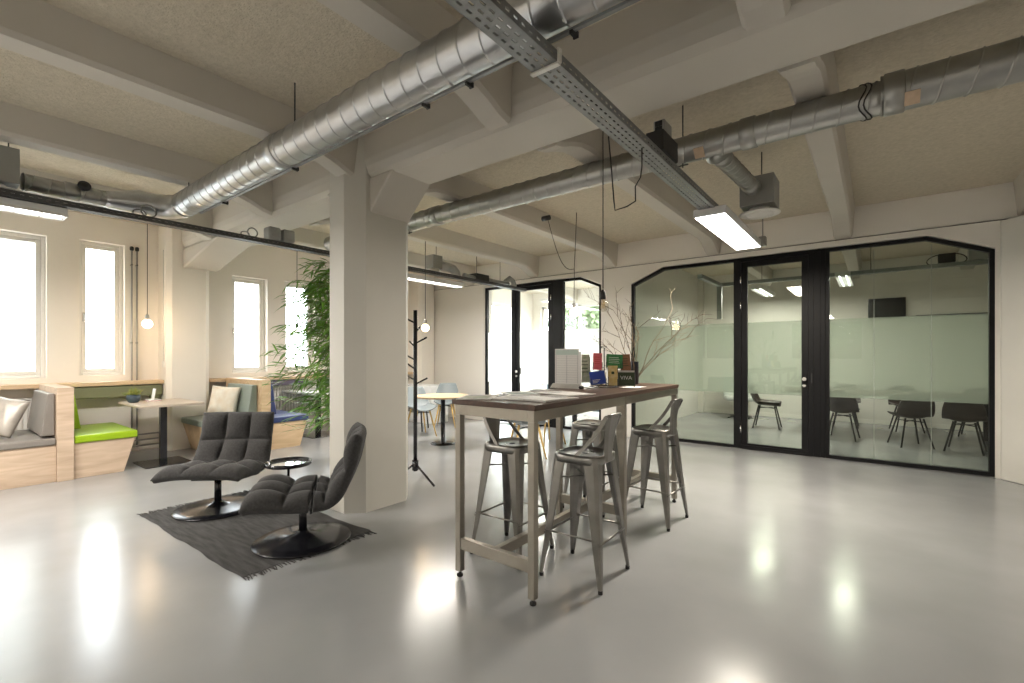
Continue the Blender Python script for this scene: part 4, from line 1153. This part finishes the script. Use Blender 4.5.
t = thing('timetable_stand', 'white standing timetable card with two printed columns', 'display', (-2.02, 3.345, ZT), -.18+.18)
bm = BM(); prism(bm, [(-.055, 0), (.045, 0), (.01, .035), (-.012, .035)], 'x', -.135, .135, .003); obj('card_base', bm, 'paper2', t)
bm = BM(); box(bm, -.115, -.006, .03, .115, .004, .325); pn = obj('panel', bm, 'paper', t)
bm = BM(); box(bm, -.110, -.0075, .275, .110, -.006, .315); obj('header', bm, 'header', pn)
bm = BM()
for x in (-.105, -.001, .103): box(bm, x, -.0075, .04, x+.003, -.006, .272)
for k in range(12): box(bm, -.105, -.0072, .05+.0195*k, .104, -.006, .0512+.0195*k)
obj('printed_grid', bm, 'paperline', pn)
bm = BM(); box(bm, .115, -.006, .03, .135, .004, .30); obj('side_flap', bm, 'white', t)
bm = BM(); lathe(bm, [(.0, 0), (.018, .002), (.022, .012), (.016, .024), (0, .027)], n=18); o = obj('paperweight', bm, 'rubber'); o.location = (-1.855, 3.29, ZT+.001); tag(o, 'small black round object at the foot of the timetable card', 'ornament')

# brochure rack
RK = Vector((-1.83, 3.64, ZT))
t = thing('brochure_rack', 'black wire brochure carousel with a round base', 'rack', tuple(RK))
bm = BM(); tube(bm, [(.12*math.cos(k*PI/18), .12*math.sin(k*PI/18), .006) for k in range(37)], .005, 6)
for k in range(3):
    a = k*2*PI/3+.4; tube(bm, [(.12*math.cos(a), .12*math.sin(a), .006), (.05*math.cos(a), .05*math.sin(a), .02), (0, 0, .045)], .005, 6)
obj('base', bm, 'cable', t)
bm = BM(); tube(bm, [(0, 0, .03), (0, 0, .335)], .005, 8); tube(bm, [(-.028, 0, .335), (-.02, 0, .348), (.02, 0, .348), (.028, 0, .335), (-.028, 0, .335)], .003, 6); obj('post', bm, 'cable', t)
LR = [('left photo', -.150, .02, .19, .10, 'photo', -.5), ]
def rackpt(dx, dz, f=0): return rv*dx - fv*(.07-f) + Vector((0, 0, dz))
wires = BM()
PK = [  # dx, z0, w, h, mat, tilt, name, label
    (-.170, .045, .085, .235, 'photo', .0, 'leaflet with a green leaf photo at the left of the rack'),
    (-.070, .150, .075, .140, 'pink', .05, 'coral red leaflet on the upper tier of the rack'),
    (.072, .165, .135, .115, 'greenp', .05, 'green leaflet on the upper tier of the rack'),
    (.170, .130, .085, .150, 'brownp', -.06, 'brown leaflet on the upper right of the rack'),
    (-.070, .030, .130, .110, 'bluep', -.10, 'royal blue booklet on the lower left of the rack'),
    (.052, .020, .080, .165, 'yellowp', .0, 'ochre leaflet on the lower middle of the rack'),
    (.160, .015, .140, .130, 'darkp', .0, 'dark green booklet on the lower right of the rack'),
]
for i, (dx, z0, w, h, m, tilt, lab) in enumerate(PK):
    lower = z0 < .1
    off = -.045 if (lower and dx > -.1) else 0
    c = RK + rv*dx - fv*(.065 - off*1) + Vector((0, 0, z0))
    t2 = thing('leaflet', lab, 'leaflet', tuple(c), TH + dx*-.9, 'leaflets in the wire carousel')
    bm = BM(); box(bm, -w/2, -.004, 0, w/2, .004, h); bm.transform(Matrix.Rotation(-.12, 4, 'X') @ Matrix.Rotation(tilt, 4, 'Y')); obj('cover', bm, m, t2)
    bm = BM()
    if m == 'darkp':
        pass
    elif m == 'bluep':
        for k in range(3): box(bm, -w*.35, -.0052, h*(.12+.1*k), w*(-.05+.1*k), -.004, h*(.155+.1*k))
    elif m == 'yellowp':
        lathe(bm, [(0, 0), (.018, .004), (.018, .024), (0, .03)], (0, -.0, h*.55), 10); bmesh.ops.scale(bm, vec=(1, .32, 1), verts=bm.verts)
    else:
        for k in range(4): box(bm, -w*.36, -.0052, h*(.35+.13*k), w*(.30-.05*(k % 2)), -.004, h*(.38+.13*k))
    if m != 'darkp' and len(bm.verts):
        bm.transform(Matrix.Rotation(-.12, 4, 'X') @ Matrix.Rotation(tilt, 4, 'Y')); obj('print', bm, 'paper' if m in ('bluep', 'greenp') else ('darkp' if m != 'pink' else 'redp'), t2)
    else:
        bm.free()
        fc = bpy.data.curves.new('lettering', 'FONT'); fc.body = 'VIVA'; fc.size = .045; fc.align_x = 'CENTER'; fc.extrude = .0004
        fq = bpy.data.objects.new('lettering_curve', fc); COL.objects.link(fq); me = bpy.data.meshes.new_from_object(fq); bpy.data.objects.remove(fq); fo = bpy.data.objects.new('lettering', me); COL.objects.link(fo); fo.parent = t2; me.materials.clear(); me.materials.append(M['paper']); fo.location = (0, -.012, h*.42); fo.rotation_euler = (PI/2-.12, 0, 0)
        bm = BM(); box(bm, -w/2, -.0052, h*.88, w/2, -.004, h); bm.transform(Matrix.Rotation(-.12, 4, 'X')); obj('pale_edge', bm, 'paper2', t2)
    # wire pocket
    o = c - RK
    R = Matrix.Rotation(TH + dx*-.9, 4, 'Z')
    def W_(x, y, z): return tuple(R @ Vector((x, y, z)) + o)
    tube(wires, [W_(-w/2, -.016, h*.45), W_(-w/2, -.016, -.004), W_(w/2, -.016, -.004), W_(w/2, -.016, h*.45)], .003, 5)
    tube(wires, [W_(-w/2, .010, h*.9), W_(-w/2, .012, -.004), W_(-w/2, -.016, -.004)], .0018, 5)
    tube(wires, [W_(w/2, .010, h*.9), W_(w/2, .012, -.004), W_(w/2, -.016, -.004)], .003, 5)
    tube(wires, [W_(0, .012, .0), tuple(Vector((0, 0, z0+.02)))], .0018, 5)
obj('wire_pockets', wires, 'cable', t)

# vase with branches
VX, VY = -1.80, 4.20
t = thing('vase', 'dark navy cylinder vase at the far end of the bar table', 'vase', (VX, VY, ZT))
bm = BM(); lathe(bm, [(.038, 0), (.041, .003), (.041, .205), (.045, .212), (.040, .212), (.037, .20), (.037, .01), (.001, .01)], n=28); obj('vase_body', bm, 'vase', t)
t = thing('dried_branches', 'tall curly dry branches standing in the navy vase', 'branches', (VX, VY, ZT+.02))
def branch(bm, p, d, l, r, depth):
    pts = [p.copy()]; rs = [r]; n = 9; q = p.copy(); dd = d.normalized(); ph = random.uniform(0, 6)
    kids = []
    for k in range(n):
        sd = dd.cross(Vector((.3, .2, 1))).normalized()
        dd = (dd + sd*.17*math.sin(ph + k*1.15) + Vector((random.uniform(-.1, .1), random.uniform(-.1, .1), random.uniform(-.09, .07)))).normalized()
        q = q + dd*l/n; pts.append(q.copy()); rs.append(r*(1-.8*(k+1)/n)+.0006)
        if depth and k > 2 and random.random() < .62: kids.append((q.copy(), dd.copy(), r*.55))
    tube(bm, pts, rs, 5)
    for (a, b, c) in kids:
        e = (b + Vector((random.uniform(-1, 1), random.uniform(-1, 1), random.uniform(-.5, .6)))*.8).normalized()
        branch(bm, a, e, l*random.uniform(.28, .5), c, depth-1)
for (sx, sz, l, sd_) in ((.78, 1.0, .80, 3), (.70, 1.1, .70, 8), (.95, .95, .66, 5), (-.25, 1.4, .74, 1), (-.62, .9, .48, 2), (.14, 1.4, .60, 9), (.36, 1.3, .52, 4), (-.55, 1.4, .62, 12)):
    random.seed(sd_)
    bm = BM(); branch(bm, Vector((0, 0, 0)), rv*sx + fv*random.uniform(-.3, .3) + Vector((0, 0, sz*1.15)), l, .0048, 2)
    o = obj('branch', bm, 'twig', t)
random.seed(21)

# ------------------------------------------------------------------ meeting room furniture
t = thing('meeting_table', 'dark wood meeting table inside the right glass room', 'table', (.25, 10.15, 0))
bm = BM(); box(bm, -1.35, 9.62, .715, 1.75, 10.75, .75, .004); obj('tabletop', bm, 'darkwood', t, True)
for x in (-1.0, 1.4):
    for y in (9.8, 10.55):
        bm = BM(); box(bm, x-.03, y-.03, 0, x+.03, y+.03, .715, .003); obj('leg', bm, 'darkmetal', t, True)
G2 = 'brown shell chairs round the meeting table'
m0 = shell_chair('brown shell chair at the near side of the meeting table, rightmost', (1.02, 9.25, 0), PI/2-.2, 'darkmetal', 'shell', G2, seat=.44, metal=True)
dup(m0, (.42, 9.30, 0), PI/2+.35, 'brown shell chair at the near side of the meeting table, middle one')
dup(m0, (-.42, 9.45, 0), PI/2-.1, 'brown shell chair at the near side of the meeting table, leftmost')
dup(m0, (-1.62, 10.0, 0), .05, 'brown shell chair at the left end of the meeting table')
dup(m0, (-.45, 11.1, 0), -PI/2, 'brown shell chair at the wall side of the meeting table, left one')
dup(m0, (.45, 11.1, 0), -PI/2+.2, 'brown shell chair at the wall side of the meeting table, middle one')
dup(m0, (1.35, 11.05, 0), -PI/2-.2, 'brown shell chair at the wall side of the meeting table, right one')
t = thing('swivel_armchair', 'pale swivel armchair near the left wall of the meeting room', 'armchair', (-2.35, 11.2, 0), -1.2)
bm = BM(); cushion(bm, -.28, -.30, .38, .28, .30, .48, .04); obj('seat', bm, 'shellpale', t)
bm = BM(); prism(bm, [(-.30, .42), (-.22, .42), (-.30, 1.0), (-.36, 1.0)], 'y', -.30, .30, .02); obj('backrest', bm, 'shellpale', t)
bm = BM(); tube(bm, [(0, 0, .04), (0, 0, .38)], .02, 12); obj('post', bm, 'darkmetal', t)
for k in range(4):
    a = k*PI/2+.5; bm = BM(); tube(bm, [(0, 0, .07), (.30*math.cos(a), .30*math.sin(a), .012)], .012, 8); obj('foot', bm, 'darkmetal', t)
t = thing('wall_screen', 'black wall screen on the end wall of the meeting room', 'screen', (.19, YE-.03, 2.1))
bm = BM(); box(bm, -.11, YE-.07, 2.11, .47, YE-.012, 2.50, .006); obj('screen_body', bm, 'screen', t, True)
bm = BM(); box(bm, -.09, YE-.073, 2.13, .45, YE-.07, 2.48); obj('screen_glass', bm, 'screen', t, True)
bm = BM(); box(bm, .62, YE-.05, 2.11, 3.0, YE, 2.14, .003); tag(obj('picture_rail', bm, 'blackframe'), 'thin black rail on the end wall right of the screen', 'rail')
t = thing('wall_socket', 'white wall socket near the floor of the meeting room end wall', 'socket', (-1.9, YE-.01, .28))
bm = BM(); box(bm, -1.95, YE-.02, .24, -1.86, YE, .33, .003); obj('socket_plate', bm, 'socket', t, True)
bm = BM(); lathe(bm, [(.018, 0), (.018, .006)], n=14); bm.transform(Matrix.Translation((-1.905, YE-.02, .285)) @ Matrix.Rotation(PI/2, 4, 'X')); obj('socket_hole', bm, 'hole', t, True)
bm = BM(); box(bm, -3.4, YE-.015, 0, XR, YE, .08, .002); o = obj('baseboard_meeting', bm, 'whiteframe'); o['kind'] = 'structure'
bm = BM(); box(bm, -3.4, YE-.12, 0, -3.28, YE, H); o = obj('trim_5', bm, 'wfar'); o['kind'] = 'structure'
# tray inside the meeting room
def tray_x(label, x0, x1, y, z):
    t = thing('cable_tray', label, 'cable tray', ((x0+x1)/2, y, z))
    bm = BM(); box(bm, x0, y-.05, z, x1, y+.05, z+.004); obj('tray_bottom', bm, 'tray', t, True)
    for s in (-1, 1): bm = BM(); box(bm, x0, y+s*.05-.0015, z, x1, y+s*.05+.0015, z+.055); obj('tray_side', bm, 'tray', t, True)
    for x in (x0+.7, x0+2.2, x1-1.2): bm = BM(); tube(bm, [(x, y+.06, z), (x, y+.06, H)], .005, 6); obj('hanger_rod', bm, 'darkmetal', t, True)
tray_x('grey cable tray crossing inside the right meeting room', -2.25, 3.2, 9.0, 2.62)
t = thing('cable_duct', 'grey conduit dropping down inside the meeting room behind the branches', 'conduit', (-2.2, 8.9, 2.6))
bm = BM(); box(bm, -2.24, 7.7, 2.60, -2.16, 8.92, 2.66, .004); box(bm, -2.24, 8.86, 2.02, -2.16, 8.93, 2.60, .004); obj('conduit_run', bm, 'tray', t, True)
for k, x in enumerate((1.02, 1.26)):
    bm = BM(); box(bm, x, 8.93, 2.68, x+.19, 9.07, 2.84, .01); o = obj('junction_box', bm, 'unit'); tag(o, 'grey box on the meeting room tray, %s' % ('left of its pair' if k == 0 else 'right of its pair'), 'junction box')
t = thing('projector_unit', 'black device with cables on the meeting room tray', 'device', (.80, 9.0, 2.68))
bm = BM(); box(bm, -.09, -.06, 0, .09, .06, .13, .01); obj('device_body', bm, 'darkmetal', t)
for k in range(4):
    bm = BM(); s = -1 if k % 2 else 1
    tube(bm, [(s*(.05+.16*math.sin(a)), .01*k, .06+.07*math.cos(a*1.2)) for a in [j*PI/10 for j in range(9)]], .006, 6); obj('cable', bm, 'cable', t)
# blue-grey sofa in the left meeting room
t = thing('sofa', 'slate blue sofa inside the left glass room', 'sofa', (-5.4, 9.6, 0))
bm = BM(); cushion(bm, -6.6, 9.3, .12, -4.6, 10.0, .45, .05); obj('seat', bm, 'sofa', t, True)
bm = BM(); cushion(bm, -6.6, 9.9, .40, -4.6, 10.1, .85, .05); obj('backrest', bm, 'sofa', t, True)
for x in (-6.5, -4.7):
    for y in (9.4, 10.0): bm = BM(); tube(bm, [(x, y, 0), (x, y, .13)], .02, 8); obj('leg', bm, 'darkmetal', t, True)

# ------------------------------------------------------------------ outside
bm = BM(); box(bm, -60, -60, -.6, 60, 60, -.5); o = obj('ground', bm, 'street'); o['kind'] = 'structure'
def tree(label, x, y, h, r, seed):
    random.seed(seed)
    t = thing('tree', label, 'tree', (x, y, -.5), 0, 'trees outside the windows')
    bm = BM(); tube(bm, [(0, 0, 0), (.1, 0, h*.4), (0, .1, h*.8)], [.16, .12, .05], 10); obj('trunk', bm, 'bark', t)
    bm = BM()
    for k in range(2600):
        v = Vector((random.gauss(0, 1), random.gauss(0, 1), random.gauss(0, 1))); v = v.normalized()*random.uniform(.5, 1)*r
        p = Vector((v.x, v.y, h*.68 + v.z*.8)); s = random.uniform(.06, .14)
        a = Vector((random.uniform(-1, 1), random.uniform(-1, 1), random.uniform(-1, 1))).normalized()*s; b = a.orthogonal().normalized()*s*.6
        bm.faces.new([bm.verts.new(p+q) for q in (a, b, -a, -b)])
    obj('foliage', bm, 'foliage', t)
tree('broad tree outside the left glass room window', -13.5, 13.2, 5.0, 1.7, 3)
tree('round tree outside the end window of the left glass room', -8.6, 15.5, 4.6, 1.4, 6)
t = thing('added_brick_building', 'dark brick building added opposite the rear windows to dim them', 'building', (-3, -14, -.5))  # added dark backdrop, cuts the brightness of the rear windows
bm = BM(); box(bm, -16, -4, 0, 14, 0, 6.2); obj('facade', bm, 'brick', t)
bm = BM(); prism(bm, [(-4.3, 6.2), (.3, 6.2), (-2, 8.0)], 'x', -16.2, 14.2); obj('roof', bm, 'darkmetal', t)
for k in range(9):
    bm = BM(); x = -14 + k*3.1; box(bm, x, 0, 2.6, x+1.5, .05, 4.6); f = obj('window', bm, 'whiteframe', t)
    bm = BM(); box(bm, x+.1, .05, 2.7, x+1.4, .07, 4.5); obj('pane', bm, 'screen', f)
tree('leafy tree outside the rear window', -1.6, -9.5, 4.8, 1.7, 4)
tree('leafy tree outside the rear window toward the corner', -6.2, -9.5, 4.8, 1.7, 5)

# ------------------------------------------------------------------ daylight
w = bpy.data.worlds.new('World'); S.world = w; w.use_nodes = True
bg = w.node_tree.nodes['Background']; bg.inputs[0].default_value = (.90, .95, 1.0, 1); bg.inputs[1].default_value = 8.0
def portal(loc, sx, sy, rot):
    l = bpy.data.lights.new('window_portal', 'AREA'); l.shape = 'RECTANGLE'; l.size = sx; l.size_y = sy
    l.cycles.is_portal = True
    o = bpy.data.objects.new('window_portal', l); COL.objects.link(o); o.location = loc; o.rotation_euler = rot
for (y0, y1, z0, z1) in WIN:     # area light points -Z ; rotate to +x
    portal((XL-.33, (y0+y1)/2, (z0+z1)/2), z1-z0, y1-y0, (0, -PI/2, 0))
portal(((EW[0]+EW[1])/2, YE+.28, 1.65), EW[1]-EW[0], 2.4, (-PI/2, 0, 0))
for (a, b) in RW:
    portal(((a+b)/2, YB-.28, 1.9), b-a, 1.4, (PI/2, 0, 0))

S.view_settings.view_transform = 'Standard'; S.view_settings.look = 'None'
S.view_settings.exposure = .90; S.view_settings.gamma = 1.0; S.view_settings.use_curve_mapping = False
S.cycles.use_denoising = True
S.cycles.max_bounces = 10; S.cycles.diffuse_bounces = 5; S.cycles.glossy_bounces = 5; S.cycles.transparent_max_bounces = 16
S.cycles.transmission_bounces = 4; S.cycles.caustics_reflective = False; S.cycles.caustics_refractive = False
S.cycles.sample_clamp_indirect = 6.0
